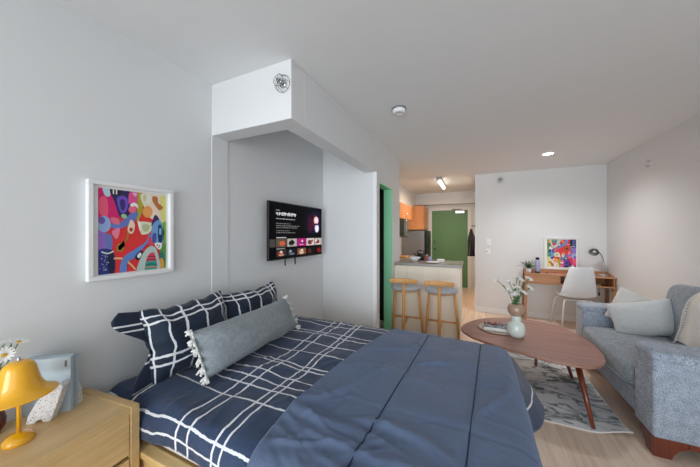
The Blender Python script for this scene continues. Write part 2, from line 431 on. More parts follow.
struct('baseboard_far', bm, M['trim'], 'white baseboard under the desk wall', 'baseboard', bevel=0.003)
struct('baseboard_right', B(XR - 0.012, XR, YB, YF - 0.012, 0, 0.09), M['trim'], 'white baseboard behind the sofa', 'baseboard', bevel=0.003)
struct('baseboard_hall', B(-0.012, 0.0, YF - 0.012, 7.72, 0, 0.09), M['trim'], 'white baseboard along the entry hall', 'baseboard')
struct('baseboard_left', B(XL, XL + 0.012, YB, 1.36, 0, 0.09), M['trim'], 'white baseboard behind the nightstand and bed', 'baseboard')
# entry door
bm = new(); box(bm, -1.15, -1.08, 7.695, 7.72, 0, 2.12); box(bm, -0.17, -0.09, 7.695, 7.72, 0, 2.12); box(bm, -1.08, -0.17, 7.695, 7.72, 2.05, 2.12)
struct('trim_5', bm, M['trim'], 'white casing around the green entry door', 'door casing', bevel=0.004)
o = struct('door_2', B(-1.078, -0.172, 7.725, 7.765, 0.004, 2.048), M['green'], 'olive green flat entry door at the end of the hall', 'door')
ORG[o] = Vector((0, 0, 0))
bm = new(); cyl(bm, (-0.995, 7.725, 1.21), (-0.995, 7.70, 1.21), 0.03, n=18); part(o, 'deadbolt', bm, M['chrome'], 'round chrome deadbolt', smooth=True)
bm = new(); cyl(bm, (-0.99, 7.725, 1.01), (-0.99, 7.70, 1.01), 0.028, n=18); tube(bm, [(-0.99, 7.70, 1.01), (-0.99, 7.675, 1.01), (-0.90, 7.672, 1.01)], 0.011, 8); part(o, 'door_handle', bm, M['chrome'], 'chrome lever handle', smooth=True)
bm = new(); box(bm, -0.47, -0.25, 7.66, 7.725, 1.965, 2.03); tube(bm, [(-0.44, 7.67, 2.04), (-0.32, 7.60, 2.05), (-0.56, 7.66, 2.07)], 0.012, 6); part(o, 'door_closer', bm, M['chrome'], 'grey metal door closer at the top')

# ================================================================== fixtures
def smoke():
    c = (-0.596, 2.296, HC)
    t = thing('smoke_detector', 'round white smoke detector on the ceiling near the alcove header', 'smoke detector', c)
    bm = new(); lathe(bm, [(0, 0), (0.06, 0), (0.062, -0.006), (0.062, -0.012), (0.056, -0.014)], c, 32); part(t, 'base_ring', bm, M['steel'], 'grey base ring', smooth=True)
    bm = new(); lathe(bm, [(0.056, -0.012), (0.056, -0.03), (0.048, -0.042), (0.03, -0.044), (0.028, -0.041), (0, -0.041)], c, 32); part(t, 'cover', bm, M['white'], smooth=True)
smoke()
c = (0.893, 4.424, HC)
t = thing('recessed_light', 'lit round recessed downlight in the ceiling before the desk wall', 'ceiling light', c)
bm = new(); lathe(bm, [(0.062, -0.001), (0.085, -0.001), (0.085, -0.006), (0.064, -0.010), (0.062, -0.001)], c, 36); part(t, 'trim_ring', bm, M['white'], smooth=True)
bm = new(); lathe(bm, [(0, -0.002), (0.063, -0.002), (0.063, -0.004), (0, -0.004)], c, 36); part(t, 'lens', bm, glow('lamp_lens_glow', (1, 0.97, 0.92, 1), 9))
t = thing('track_light', 'short lit tube light on the kitchen ceiling', 'ceiling light', (-0.62, 5.85, HC))
bm = new(); box(bm, -0.67, -0.57, 5.36, 5.46, HC - 0.05, HC); box(bm, -0.65, -0.59, 5.46, 6.22, HC - 0.03, HC - 0.001); part(t, 'mount', bm, M['steel'], bevel=0.004)
bm = new(); cyl(bm, (-0.62, 5.46, HC - 0.075), (-0.62, 6.24, HC - 0.075), 0.03, n=18); part(t, 'tube', bm, glow('tube_glow', (1, 0.93, 0.82, 1), 3.5), 'glowing tube', smooth=True)
for y in (5.50, 6.17): part(t, 'bracket', B(-0.635, -0.605, y, y + 0.03, HC - 0.06, HC - 0.02), M['dark_metal'])

def sprinkler(c, n, label, wire='dark_metal'):
    """wire cage around a sidewall sprinkler head; n = outward normal (-Y)"""
    c = Vector(c)
    t = thing('sprinkler_guard', label, 'sprinkler', c, group='wire caged wall sprinklers')
    mx = Matrix.Translation(c) @ Matrix.Rotation(PI / 2, 4, 'X')     # local +Z -> world -Y
    bm = new(); R = 0.052
    for k in range(4):
        a = k * PI / 4; pts = []
        for q in range(13):
            b = PI * q / 12; r = R * math.cos(b); z = 0.06 * math.sin(b) ** 0.6 if 0 < q < 12 else 0.0
            pts.append((r * math.cos(a), r * math.sin(a), z))
        tube(bm, pts, 0.0012, 5)
    for r, z in ((R, 0.003), (R * 0.66, 0.050)):
        tube(bm, [(r * math.cos(2 * PI * i / 20), r * math.sin(2 * PI * i / 20), z) for i in range(21)], 0.0012, 5, False)
    xf(bm, mx); part(t, 'wire_cage', bm, M[wire], 'wire cage', smooth=True)
    bm = new(); cyl(bm, (0, 0, 0), (0, 0, 0.03), 0.011, 0.009, 12); cyl(bm, (0, 0, 0.034), (0, 0, 0.037), 0.016, n=12); cyl(bm, (0, 0, 0.001), (0, 0, 0.004), 0.026, n=16); cyl(bm, (0.008, 0, 0.028), (0.003, 0, 0.036), 0.002, n=6)
    xf(bm, mx); part(t, 'sprinkler_head', bm, M['chrome'], smooth=True)
sprinkler((-1.088, 1.358, 2.352), None, 'wire caged sprinkler on the alcove header above the bed')
sprinkler((0.404, YF - 0.002, 2.375), None, 'wire caged sprinkler high on the desk wall', 'steel')
t = thing('wall_hook', 'small chrome double hook high on the wall above the sofa', 'hook', (XR, 4.31, 2.235))
bm = new(); box(bm, XR - 0.004, XR - 0.0005, 4.295, 4.325, 2.185, 2.285); part(t, 'plate', bm, M['white'], bevel=0.002)
bm = new()
for z in (2.265, 2.205):
    bm = new(); tube(bm, [(XR - 0.003, 4.31, z), (XR - 0.035, 4.31, z - 0.004), (XR - 0.042, 4.31, z + 0.012)], 0.006, 8); part(t, 'hook', bm, M['chrome'], smooth=True)
for z, nm, lab in ((1.27, 'switch_plate', 'white light switch on the desk wall, upper of two'), (1.10, 'thermostat', 'small white thermostat below the light switch on the desk wall')):
    t = thing(nm, lab, 'switch' if nm == 'switch_plate' else 'thermostat', (0.222, YF, z))
    bm = new(); box(bm, 0.187, 0.257, YF - 0.008, YF - 0.0005, z - 0.058, z + 0.058) if nm == 'switch_plate' else box(bm, 0.18, 0.25, YF - 0.018, YF - 0.0005, z - 0.045, z + 0.045)
    part(t, 'plate', bm, M['white'], bevel=0.003)
    bm = new(); box(bm, 0.205, 0.239, YF - 0.012, YF - 0.006, z - 0.032, z + 0.032) if nm == 'switch_plate' else cyl(bm, (0.2, YF - 0.017, z), (0.2, YF - 0.022, z), 0.012, n=14)
    part(t, 'rocker' if nm == 'switch_plate' else 'dial', bm, M['trim'] if nm == 'switch_plate' else M['steel'])

# ================================================================== the paintings
# outline points on the left painting's face: (x, y) measured on a 300 x 373 sheet, origin top left
def art_uv(x, y):
    u = (x - 75) / 300.0; a = 50 + 32 * u; b = 423 - 26 * u
    return (min(1, max(0, u)), min(1, max(0, (y - a) / (b - a))))
def ell(cx, cy, rx, ry, rot=0, n=22):
    return [(cx + rx * math.cos(2 * PI * i / n) * math.cos(rot) - ry * math.sin(2 * PI * i / n) * math.sin(rot), cy + rx * math.cos(2 * PI * i / n) * math.sin(rot) + ry * math.sin(2 * PI * i / n) * math.cos(rot)) for i in range(n)]
def stroke(pts, w):
    p = spline(pts, 6, False); L = []; R = []
    for i, q in enumerate(p):
        a = p[max(0, i - 1)]; b = p[min(len(p) - 1, i + 1)]; d = Vector((b[0] - a[0], b[1] - a[1])).normalized()
        L.append((q[0] - d.y * w, q[1] + d.x * w)); R.append((q[0] + d.y * w, q[1] - d.x * w))
    return L + R[::-1]
S = lambda *p: spline(list(p), 5)
ART = [
 ((226, 52, 54), [(75, 50), (375, 82), (375, 397), (75, 423)]),
 ((216, 30, 112), S((70, 45), (168, 55), (162, 168), (118, 202), (70, 178))),
 ((240, 92, 128), S((80, 98), (106, 92), (112, 166), (82, 162))),
 ((188, 222, 236), S((92, 48), (118, 50), (119, 86), (100, 82))),
 ((38, 34, 86), S((122, 50), (204, 62), (206, 150), (166, 182), (138, 112))),
 ((20, 20, 26), S((122, 52), (160, 56), (158, 80), (126, 78))),
 ((240, 240, 240), [(130, 55), (136, 56), (136, 76), (131, 76)]),
 ((240, 240, 240), [(143, 57), (149, 58), (148, 78), (143, 78)]),
 ((112, 82, 196), S((148, 92), (176, 84), (196, 108), (186, 150), (166, 158), (152, 128))),
 ((52, 44, 110), S((160, 104), (176, 100), (182, 122), (174, 146), (164, 138))),
 ((226, 84, 150), S((202, 66), (242, 72), (238, 108), (216, 124), (196, 112))),
 ((222, 190, 214), S((212, 70), (232, 72), (226, 86))),
 ((172, 172, 44), S((238, 72), (262, 74), (258, 140), (248, 176), (232, 196), (236, 120))),
 ((236, 226, 200), S((256, 72), (380, 78), (380, 205), (330, 192), (292, 176), (262, 124))),
 ((226, 222, 134), S((346, 92), (380, 92), (380, 196), (352, 186))),
 ((240, 236, 226), S((260, 78), (298, 84), (291, 112), (268, 110))),
 ((208, 208, 170), S((262, 80), (278, 82), (272, 108), (262, 100))),
 ((190, 112, 56), S((308, 84), (332, 90), (334, 112), (360, 132), (342, 146), (318, 122), (306, 104))),
 ((244, 224, 204), S((300, 118), (322, 134), (338, 158), (322, 180), (306, 166))),
 ((240, 164, 92), ell(282, 152, 24, 26)),
 ((102, 124, 196), S((122, 206), (166, 194), (216, 152), (238, 160), (216, 198), (160, 224), (128, 222))),
 ((232, 112, 142), ell(212, 142, 17, 16)),
 ((244, 240, 240), S((202, 122), (218, 112), (236, 122), (236, 140), (226, 128), (208, 130))),
 ((154, 204, 154), ell(176, 172, 13, 10, 0.4)),
 ((232, 116, 142), S((122, 178), (152, 182), (158, 206), (132, 204))),
 ((152, 178, 226), ell(96, 206, 27, 36)),
 ((112, 92, 172), ell(88, 190, 13, 16)),
 ((152, 112, 202), S((70, 240), (102, 246), (128, 262), (122, 322), (70, 326))),
 ((112, 122, 190), S((100, 248), (126, 258), (126, 310), (108, 318))),
 ((238, 132, 160), S((126, 238), (158, 224), (152, 262), (140, 268))),
 ((40, 54, 132), S((70, 322), (132, 324), (134, 420), (70, 428))),
 ((20, 26, 60), S((112, 330), (134, 326), (136, 418), (116, 416))),
 ((214, 226, 216), stroke([(86, 324), (110, 332), (134, 322)], 3)),
 ((170, 140, 46), stroke([(192, 214), (192, 258), (176, 284), (152, 296), (150, 318), (166, 320), (176, 304)], 3.2)),
 ((236, 186, 140), stroke([(134, 354), (170, 356), (204, 380), (226, 404)], 4)),
 ((240, 216, 190), S((206, 186), (222, 206), (218, 238), (204, 248), (191, 232), (196, 206))),
 ((186, 60, 50), ell(206, 230, 8, 9)),
 ((98, 138, 208), S((158, 412), (172, 352), (228, 312), (272, 284), (288, 250), (304, 262), (266, 304), (228, 348), (190, 372), (186, 412))),
 ((226, 228, 198), S((240, 196), (300, 200), (304, 222), (288, 246), (252, 250), (250, 222))),
 ((246, 244, 236), S((236, 190), (250, 206), (248, 240), (238, 214))),
 ((190, 196, 150), S((258, 208), (292, 212), (282, 236), (262, 236))),
 ((226, 74, 100), S((288, 262), (314, 262), (308, 300), (286, 294))),
 ((66, 40, 100), S((318, 166), (340, 186), (334, 206), (300, 214))),
 ((112, 164, 216), S((308, 206), (344, 190), (362, 240), (356, 292), (316, 292), (300, 262))),
 ((30, 48, 96), S((334, 218), (348, 210), (358, 244), (354, 282), (336, 282))),
 ((130, 190, 220), S((340, 226), (350, 226), (350, 250), (340, 250))),
 ((64, 84, 156), S((306, 250), (324, 248), (322, 284), (306, 284))),
 ((122, 182, 62), S((354, 204), (380, 204), (380, 300), (360, 292), (366, 244))),
 ((84, 150, 70), S((352, 300), (380, 296), (380, 400), (360, 396), (344, 330))),
 ((246, 246, 246), S((316, 290), (352, 290), (346, 316), (330, 312))),
 ((20, 24, 30), ell(330, 298, 3.5, 3.5)), ((20, 24, 30), ell(341, 301, 3.5, 3.5)), ((20, 24, 30), ell(336, 308, 3, 3)),
 ((40, 112, 112), S((340, 334), (358, 330), (366, 362), (350, 372))),
 ((230, 162, 62), S((344, 362), (358, 356), (364, 394), (346, 396))),
 ((24, 26, 46), S((224, 346), (246, 322), (260, 330), (250, 356), (230, 362))),
 ((238, 240, 240), S((232, 344), (246, 330), (252, 340), (240, 354))),
 ((186, 206, 198), S((234, 420), (252, 346), (286, 306), (316, 306), (334, 340), (338, 410))),
 ((226, 72, 96), S((270, 410), (278, 352), (300, 330), (318, 340), (326, 404))),
 ((44, 160, 140), [(272, 370), (324, 364), (328, 402), (268, 406)]),
 ((70, 30, 70), stroke([(280, 352), (300, 346), (320, 350)], 2)), ((70, 30, 70), stroke([(278, 364), (300, 360), (322, 362)], 2)),
 ((20, 90, 110), stroke([(274, 384), (300, 380), (326, 382)], 2.2)), ((230, 120, 110), stroke([(272, 396), (300, 392), (328, 394)], 2)),
]
random.seed(3)
for _ in range(26): ART.append(((226, 232, 240), ell(random.uniform(80, 112), random.uniform(338, 408), 1.5, 1.6, 0, 7)))
def artwork(P, flip=False):
    """P(u, v, layer) -> world point; u right, v down"""
    bm = new(); mats = []; idx = {}
    for k, (c, poly) in enumerate(ART):
        if c not in idx: idx[c] = len(mats); mats.append(flat(c))
        vs = []
        for x, y in poly:
            u, v = art_uv(x, y)
            if flip: u, v = 1 - u, 1 - v
            vs.append(P(u, v, k))
        clean = []
        for q in vs:
            if not clean or (Vector(q) - Vector(clean[-1])).length > 1e-5: clean.append(q)
        if (Vector(clean[0]) - Vector(clean[-1])).length < 1e-5: clean.pop()
        if len(clean) < 3: continue
        f = bm.faces.new([bm.verts.new(q) for q in clean]); f.material_index = idx[c]
    bmesh.ops.triangulate(bm, faces=bm.faces[:])
    return bm, mats
def ringbox(bm, a0, a1, b0, b1, w, lo, hi, put):
    """rectangular ring frame; put(a0,a1,b0,b1,lo,hi) adds a box"""
    put(bm, a0, a1, b0, b0 + w, lo, hi); put(bm, a0, a1, b1 - w, b1, lo, hi); put(bm, a0, a0 + w, b0 + w, b1 - w, lo, hi); put(bm, a1 - w, a1, b0 + w, b1 - w, lo, hi)
# over the bed
t = thing('framed_painting', 'large white framed abstract painting on the wall left of the television', 'painting', (XL, 0.863, 1.43))
bm = new(); ringbox(bm, 0.657, 1.069, 1.18, 1.686, 0.022, XL + 0.001, XL + 0.032, lambda b, a0, a1, b0, b1, lo, hi: box(b, lo, hi, a0, a1, b0, b1)); part(t, 'frame', bm, M['trim'], bevel=0.003)
part(t, 'mat_board', B(XL + 0.001, XL + 0.014, 0.675, 1.051, 1.198, 1.668), M['white'], 'white mat border')
bm, ms = artwork(lambda u, v, k: (XL + 0.0145 + 0.00006 * k, 0.702 + 0.328 * u, 1.650 - 0.442 * v)); part(t, 'canvas', bm, ms, 'colourful abstract shapes on red ground')
# on the desk
A0, A1, Z0, Z1 = 1.043, 1.495, 0.836, 1.356
t = thing('framed_painting', 'white framed abstract painting standing on the desk against the wall', 'painting', (1.27, YF - 0.02, 0.836))
bm = new(); ringbox(bm, A0, A1, Z0, Z1, 0.018, YF - 0.034, YF - 0.004, lambda b, a0, a1, b0, b1, lo, hi: box(b, a0, a1, lo, hi, b0, b1)); part(t, 'frame', bm, M['trim'], bevel=0.003)
part(t, 'mat_board', B(A0 + 0.016, A1 - 0.016, YF - 0.018, YF - 0.004, Z0 + 0.016, Z1 - 0.016), M['white'], 'white mat border')
bm, ms = artwork(lambda u, v, k: (1.086 + 0.382 * u, YF - 0.0185 - 0.00006 * k, 1.324 - 0.451 * v), True); part(t, 'canvas', bm, ms, 'colourful abstract shapes')

# ================================================================== television
def tv():
    y0, y1, z0, z1, xf_ = 1.880, 2.805, 1.17, 1.718, -1.672
    t = thing('television', 'black flat television showing a film menu on the alcove wall', 'television', (XL, 2.32, 1.44))
    bm = new(); box(bm, XL + 0.046, xf_, y0, y1, z0, z1); part(t, 'housing', bm, M['black'], bevel=0.004)
    bm = new(); box(bm, XL + 0.001, XL + 0.0465, 2.15, 2.5, 1.3, 1.6); part(t, 'wall_bracket', bm, M['dark_metal'])
    W, Hh = y1 - y0 - 0.02, z1 - z0 - 0.022
    bm = new(); mats = []; idx = {}; lay = [0]
    def quad(u0, u1, v0, v1, c):
        if c not in idx: idx[c] = len(mats); mats.append(flat(c, 1.0))
        lay[0] += 1; x = xf_ + 0.0004 + 0.00004 * lay[0]
        f = bm.faces.new([bm.verts.new((x, y0 + 0.01 + W * u, z1 - 0.01 - Hh * v)) for u, v in ((u0, v0), (u1, v0), (u1, v1), (u0, v1))]); f.material_index = idx[c]
    def blob(cu, cv, ru, rv, c, n=16):
        if c not in idx: idx[c] = len(mats); mats.append(flat(c, 1.0))
        lay[0] += 1; x = xf_ + 0.0004 + 0.00004 * lay[0]
        f = bm.faces.new([bm.verts.new((x, y0 + 0.01 + W * min(1, max(0, cu + ru * math.cos(2 * PI * i / n))), z1 - 0.01 - Hh * min(1, max(0, cv + rv * math.sin(2 * PI * i / n))))) for i in range(n)]); f.material_index = idx[c]
    quad(0, 1, 0, 1, (4, 4, 6))
    for cu, cv, ru, rv, c in ((0.78, 0.3, 0.2, 0.27, (10, 10, 24)), (0.85, 0.3, 0.15, 0.25, (16, 18, 44)), (0.72, 0.34, 0.07, 0.2, (40, 14, 34)), (0.74, 0.36, 0.05, 0.16, (66, 18, 42)), (0.84, 0.3, 0.055, 0.18, (84, 26, 52)), (0.87, 0.26, 0.055, 0.085, (255, 196, 206)), (0.875, 0.25, 0.035, 0.05, (255, 232, 232)), (0.885, 0.43, 0.048, 0.095, (226, 214, 250)), (0.89, 0.44, 0.03, 0.06, (250, 246, 255)), (0.87, 0.345, 0.05, 0.02, (40, 10, 40))):
        blob(cu, cv, ru, rv, c)
    rnd = random.Random(11)
    # illegible small print of the menu: title, sub line, three text lines
    quad(0.10, 0.16, 0.125, 0.14, (150, 150, 150))
    u = 0.10
    while u < 0.42:
        w = rnd.choice((0.007, 0.009, 0.012)); a_ = 0.16 if rnd.random() < 0.5 else 0.172; quad(u, u + w, a_, 0.222 if rnd.random() < 0.7 else 0.205, (240, 240, 240))
        if rnd.random() < 0.45: quad(u, u + w + 0.012, 0.172, 0.184, (240, 240, 240))
        u += w + rnd.choice((0.008, 0.012))
    for v, e, g in ((0.275, 0.42, 170), (0.36, 0.34, 120), (0.40, 0.50, 130), (0.435, 0.46, 120), (0.49, 0.32, 110), (0.525, 0.42, 120)):
        u = 0.10
        while u < e:
            w = rnd.uniform(0.012, 0.045); quad(u, min(e, u + w), v, v + 0.016, (g, g, g)); u += w + 0.01
    quad(0.10, 0.26, 0.615, 0.632, (190, 190, 190)); quad(0.10, 0.24, 0.815, 0.83, (150, 150, 150))
    tiles1 = [((96, 72, 60), (206, 90, 60), (60, 110, 80)), ((176, 170, 164), (24, 22, 22), (120, 112, 108)), ((176, 26, 120), (110, 16, 90), (244, 190, 210)), ((214, 200, 196), (90, 60, 60), (180, 60, 60)), ((190, 178, 172), (130, 40, 40), (236, 230, 226))]
    tiles2 = [((48, 44, 42), (170, 60, 40), (210, 200, 190)), ((20, 24, 30), (52, 60, 76), (150, 160, 170)), ((120, 80, 60), (200, 150, 120), (230, 220, 200)), ((14, 16, 16), (90, 14, 16), (40, 60, 50)), ((30, 8, 8), (150, 24, 24), (60, 10, 12))]
    quad(0.0, 0.085, 0.65, 0.79, (70, 66, 66))
    for row, (v0, v1) in ((tiles1, (0.645, 0.795)), (tiles2, (0.84, 0.965))):
        for i, (a, b, c) in enumerate(row):
            u0 = 0.095 + i * 0.182; u1 = min(1, u0 + 0.172)
            quad(u0, u1, v0, v1, a); uc = (u0 + u1) / 2; vc = (v0 + v1) / 2
            blob(uc + rnd.uniform(-.03, .03), vc + 0.01, 0.045, 0.05, b); blob(uc + rnd.uniform(-.05, .05), vc - 0.02, 0.02, 0.025, c)
            quad(uc - 0.04, uc + 0.04, v1 - 0.035, v1 - 0.022, c)
            if i == 1 and row is tiles1:                 # dark leaf-shaped badge
                blob(uc - 0.02, vc, 0.025, 0.03, b); blob(uc + 0.02, vc, 0.025, 0.03, b); blob(uc, vc - 0.025, 0.02, 0.035, b)
    part(t, 'screen', bm, mats, 'lit screen with film tiles')
    for y in (2.147, 2.31):
        bm = new(); tube(bm, [(-1.70, y, 1.18), (-1.70, y, 1.14), (-1.70, y + 0.004, 1.10)], 0.006, 8); part(t, 'cable_end', bm, M['dark_metal'], smooth=True)
tv()

# ================================================================== bed
BX0, BX1, BY0, BY1 = -1.725, 0.20, 0.71, 2.215
t = thing('bed_frame', 'pale oak platform bed frame under the navy bedding', 'bed frame', (-0.75, 1.46, 0))
bm = new(); box(bm, BX0, BX1 - 0.06, BY0 - 0.005, BY0 + 0.045, 0.405, 0.435); part(t, 'side_rail', bm, M['bed_oak'], bevel=0.004)
bm = new(); box(bm, BX0, BX1 - 0.06, BY0 + 0.012, BY0 + 0.032, 0.10, 0.405); part(t, 'side_panel', bm, M['bed_oak'], bevel=0.003)
bm = new(); box(bm, BX0, BX1 - 0.06, BY1 - 0.045, BY1 - 0.01, 0.10, 0.435); part(t, 'side_rail', bm, M['bed_oak'], bevel=0.004)
bm = new(); box(bm, BX1 - 0.10, BX1 - 0.06, BY0 + 0.045, BY1 - 0.045, 0.10, 0.435); part(t, 'foot_rail', bm, M['bed_oak'], bevel=0.004)
bm = new(); box(bm, BX0, BX1 - 0.1, BY0 + 0.045, BY1 - 0.045, 0.38, 0.42); part(t, 'slat_base', bm, M['bed_oak'])
for x in (BX0 + 0.02, BX1 - 0.16):
    for y in (BY0 + 0.04, BY1 - 0.1):
        part(t, 'leg', B(x, x + 0.06, y, y + 0.06, 0, 0.38), M['bed_oak'])
bm = new(); box(bm, BX0 + 0.005, BX1 - 0.07, BY0 + 0.05, BY1 - 0.05, 0.421, 0.592)
single('mattress', 'white sheeted mattress showing under the hem of the checked duvet', 'mattress', bm, M['mattress'], (-0.75, 1.46, 0.42), bevel=0.035, seg=4, smooth=True)

def prof(s, a, b, d0, d1, r):
    """unrolled cross-section a..b with hems hanging d0/d1 below the top: s in 0..1 -> (pos, dz, unrolled)"""
    q = PI * r / 2; l0 = max(0, d0 - r); l1 = max(0, d1 - r)
    n0 = (l0 + q) if d0 else 0; n1 = (l1 + q) if d1 else 0
    flat_ = (b - a) - (r if d0 else 0) - (r if d1 else 0); T = n0 + flat_ + n1; x = s * T
    un = a + (r if d0 else 0) - n0 + x
    if d0 and x < l0: return a, -r - (l0 - x), un
    if d0 and x < n0:
        k = (x - l0) / r; return a + r - r * math.cos(k), -r + r * math.sin(k), un
    if x <= n0 + flat_: return a + (r if d0 else 0) + (x - n0), 0.0, un
    if x < n0 + flat_ + q:
        k = (x - n0 - flat_) / r; return b - r + r * math.sin(k), -r + r * math.cos(k), un
    return b, -r - (x - n0 - flat_ - q), un
def sm(x, a, b):
    t_ = min(1, max(0, (x - a) / (b - a))); return t_ * t_ * (3 - 2 * t_)
def nz(x, y, z=0.0): return noise.noise(Vector((x, y, z)))
def creases(n, seed, x0, x1, y0, y1, lo, hi):
    r = random.Random(seed); out = []
    for _ in range(n):
        a = r.choice((r.gauss(0.1, 0.35), r.gauss(1.0, 0.3), r.gauss(-0.35, 0.2)))
        out.append((r.uniform(x0, x1), r.uniform(y0, y1), math.cos(a), math.sin(a), r.uniform(0.05, 0.16), r.uniform(lo, hi) * r.choice((1, 1, -0.7)), r.uniform(0.007, 0.014)))
    return out
def crease_sum(L, x, y):
    h = 0.0
    for cx, cy, dx, dy, ln, am, wd in L:
        if abs(x - cx) > 0.25 or abs(y - cy) > 0.25: continue
        a = (x - cx) * dx + (y - cy) * dy; b = -(x - cx) * dy + (y - cy) * dx + 0.02 * math.sin(a * 12 + cx * 9)
        h += am * math.exp(-(b / wd) ** 2 - (a / ln) ** 2)
    return h
NCR = creases(46, 3, -0.75, 0.2, 0.7, 2.15, 0.003, 0.006) + creases(34, 8, -0.75, -0.25, 0.68, 1.15, 0.004, 0.008)
NCR += [(-0.52, 0.93, 0.95, -0.31, 0.20, 0.014, 0.012), (-0.60, 0.82, 0.9, 0.43, 0.16, 0.010, 0.010), (-0.12, 1.70, 0.85, 0.5, 0.06, 0.010, 0.010)]
DCR = creases(60, 5, -1.6, -0.75, 0.7, 2.2, 0.003, 0.006) + [(-1.45 + 0.09 * i, 0.80, 0.2 * math.sin(i * 2.3), 1.0, 0.10, 0.005, 0.010) for i in range(8)]
def duvet_pt(u, v):
    x, zx, ux = prof(u, -1.70, 0.205, 0, 0.31, 0.09)
    y, zy, uy = prof(v, 0.712, 2.205, 0.135, 0.30, 0.085)
    wr = 0.010 * nz(x * 3.1, y * 4.2, 1) + 0.006 * nz(x * 7, y * 9, 4) + 0.004 * nz(x * 14 + 5 * y, y * 12, 8)
    puff = 0.008 * math.sin(uy * 11.5) * math.sin(ux * 9.5)
    z = 0.632 + max(zx + zy, -0.40) + wr + puff + (crease_sum(DCR, x, y) if x < -0.5 else 0.0)
    dr = min(1, -zy / 0.1) if zy < 0 else 0
    y += dr * (0.012 * nz(x * 6, zy * 4, 2) + 0.006 * nz(x * 15, zy * 8, 3)) * (-1 if v < 0.5 else 1)
    fl = sm(y, 1.55, 2.05)
    if zx < 0: x += fl * 0.62 * min(0.3, -zx) + (0.02 * nz(y * 6, zx * 3, 5)) * min(1, -zx / 0.1); z -= 0.03 * fl * sm(-zx, 0.1, 0.3)
    return Vector((x, y, z))
def duvet_uv(u, v): return (prof(u, -1.70, 0.225, 0, 0.36, 0.09)[2], prof(v, 0.712, 2.205, 0.135, 0.30, 0.085)[2])
UL = (-1.50, -1.115, -1.045, -0.895, -0.85, 0.43); VL = (0.66, 0.725, 0.95, 1.055, 1.12, 1.19, 1.31, 1.345, 1.50, 1.65, 1.80, 1.86, 2.02, 2.10, 2.30)
M['duvet'] = checkmat('navy_windowpane_duvet', UL, VL, 0.0, 0.0052)
bm = new(); grid(bm, duvet_pt, 190, 190, duvet_uv)
single('checked_duvet', 'navy duvet with white hand-drawn window-pane lines covering the bed', 'duvet', bm, M['duvet'], (-0.75, 1.46, 0.59), smooth=True, solid=0.012)

# plain navy comforter folded over the foot half
def xe(y):
    P = ((0.6, -0.69), (0.78, -0.735), (1.07, -0.765), (1.43, -0.74), (1.77, -0.69), (2.12, -0.60), (2.4, -0.57))
    for (a, p), (b, q) in zip(P, P[1:]):
        if y <= b: return p + (q - p) * (max(y, a) - a) / (b - a)
    return -0.6
SEAMS = ((-0.379, 0.83, -0.319, 2.08), (-0.035, 0.83, 0.036, 2.08))
QUILT = (0.88, 1.13, 1.50, 1.80)
def sx(sm_, y): return sm_[0] + (sm_[2] - sm_[0]) * (y - sm_[1]) / (sm_[3] - sm_[1])
def navy_pt(u, v):
    y, zy, uy = prof(v, 0.655, 2.185, 0.34, 0.22, 0.10)
    x0 = xe(y) + 0.012 * nz(y * 5, 3, 1)
    x, zx, ux = prof(u, x0, 0.222, 0, 0.34, 0.10)
    e = x - x0
    top = 0.656 - 0.022 * (1 - sm(e, 0, 0.035))
    wr = 0.011 * nz(x * 2.6 + 3, y * 2.6, 1) + 0.006 * nz(x * 4 + 4 * y, y * 6 - 3 * x, 4)
    # long soft creases fanning over the near half
    cr = 0.0
    for (cx, cy, dx, dy, ln, am, wd) in ((-0.62, 0.98, 0.97, -0.22, 0.26, 0.016, 0.028), (-0.5, 0.88, 0.96, -0.28, 0.24, 0.012, 0.022), (-0.66, 1.12, 0.7, 0.7, 0.14, 0.010, 0.02), (-0.25, 1.0, 0.98, -0.18, 0.2, 0.012, 0.025), (-0.2, 1.62, 0.9, 0.43, 0.10, 0.010, 0.018), (-0.55, 1.3, 0.6, 0.8, 0.22, 0.008, 0.02), (0.08, 1.4, 0.3, 0.95, 0.3, 0.008, 0.02), (-0.45, 1.75, 0.95, 0.3, 0.18, 0.008, 0.02), (-0.15, 0.84, 0.98, -0.1, 0.16, 0.012, 0.022)):
        a = (x - cx) * dx + (y - cy) * dy; b = -(x - cx) * dy + (y - cy) * dx + 0.03 * math.sin(a * 9 + cx * 7)
        cr += 1.5 * am * math.exp(-(b / wd) ** 2) * math.exp(-(a / ln) ** 4)
    cr += crease_sum(NCR, x, y)
    g = 0.0
    for s_ in SEAMS: g -= 0.009 * math.exp(-((x - sx(s_, y)) / 0.014) ** 2)
    for q in QUILT: g -= 0.0045 * math.exp(-((y - q - 0.012 * nz(x * 3, q, 2)) / 0.012) ** 2)
    g += 0.010 * math.exp(-((e - 0.02) / 0.02) ** 2)
    k = sm(e, 0.0, 0.05)
    z = top + max(zx + zy, -0.40) + (wr + cr) * (0.4 + 0.6 * k) + g * (1 if zx + zy > -0.12 else 0.4)
    if zx < 0: x += 0.04 * min(0.3, -zx) + 0.015 * nz(y * 5, zx * 3, 9) * min(1, -zx / 0.1)
    if zy < 0: y += (0.014 * nz(x * 6, zy * 4, 2)) * min(1, -zy / 0.1)
    return Vector((x, y, z))
def navy_uv(u, v): return (u * 1.25, v * 2.0)
t = thing('plain_comforter', 'plain navy comforter folded over the foot half of the bed', 'comforter', (-0.25, 1.46, 0.63))
bm = new(); grid(bm, navy_pt, 170, 230, navy_uv)
part(t, 'cover', bm, M['navy'], smooth=True, solid=0.010)
def navy_z(x, y):
    v = 0.5; lo, hi = 0.0, 1.0
    for _ in range(26):
        v = (lo + hi) / 2
        if prof(v, 0.655, 2.185, 0.34, 0.22, 0.10)[0] < y: lo = v
        else: hi = v
    lo, hi = 0.0, 1.0
    for _ in range(26):
        u = (lo + hi) / 2
        if navy_pt(u, v).x < x: lo = u
        else: hi = u
    return navy_pt(u, v)
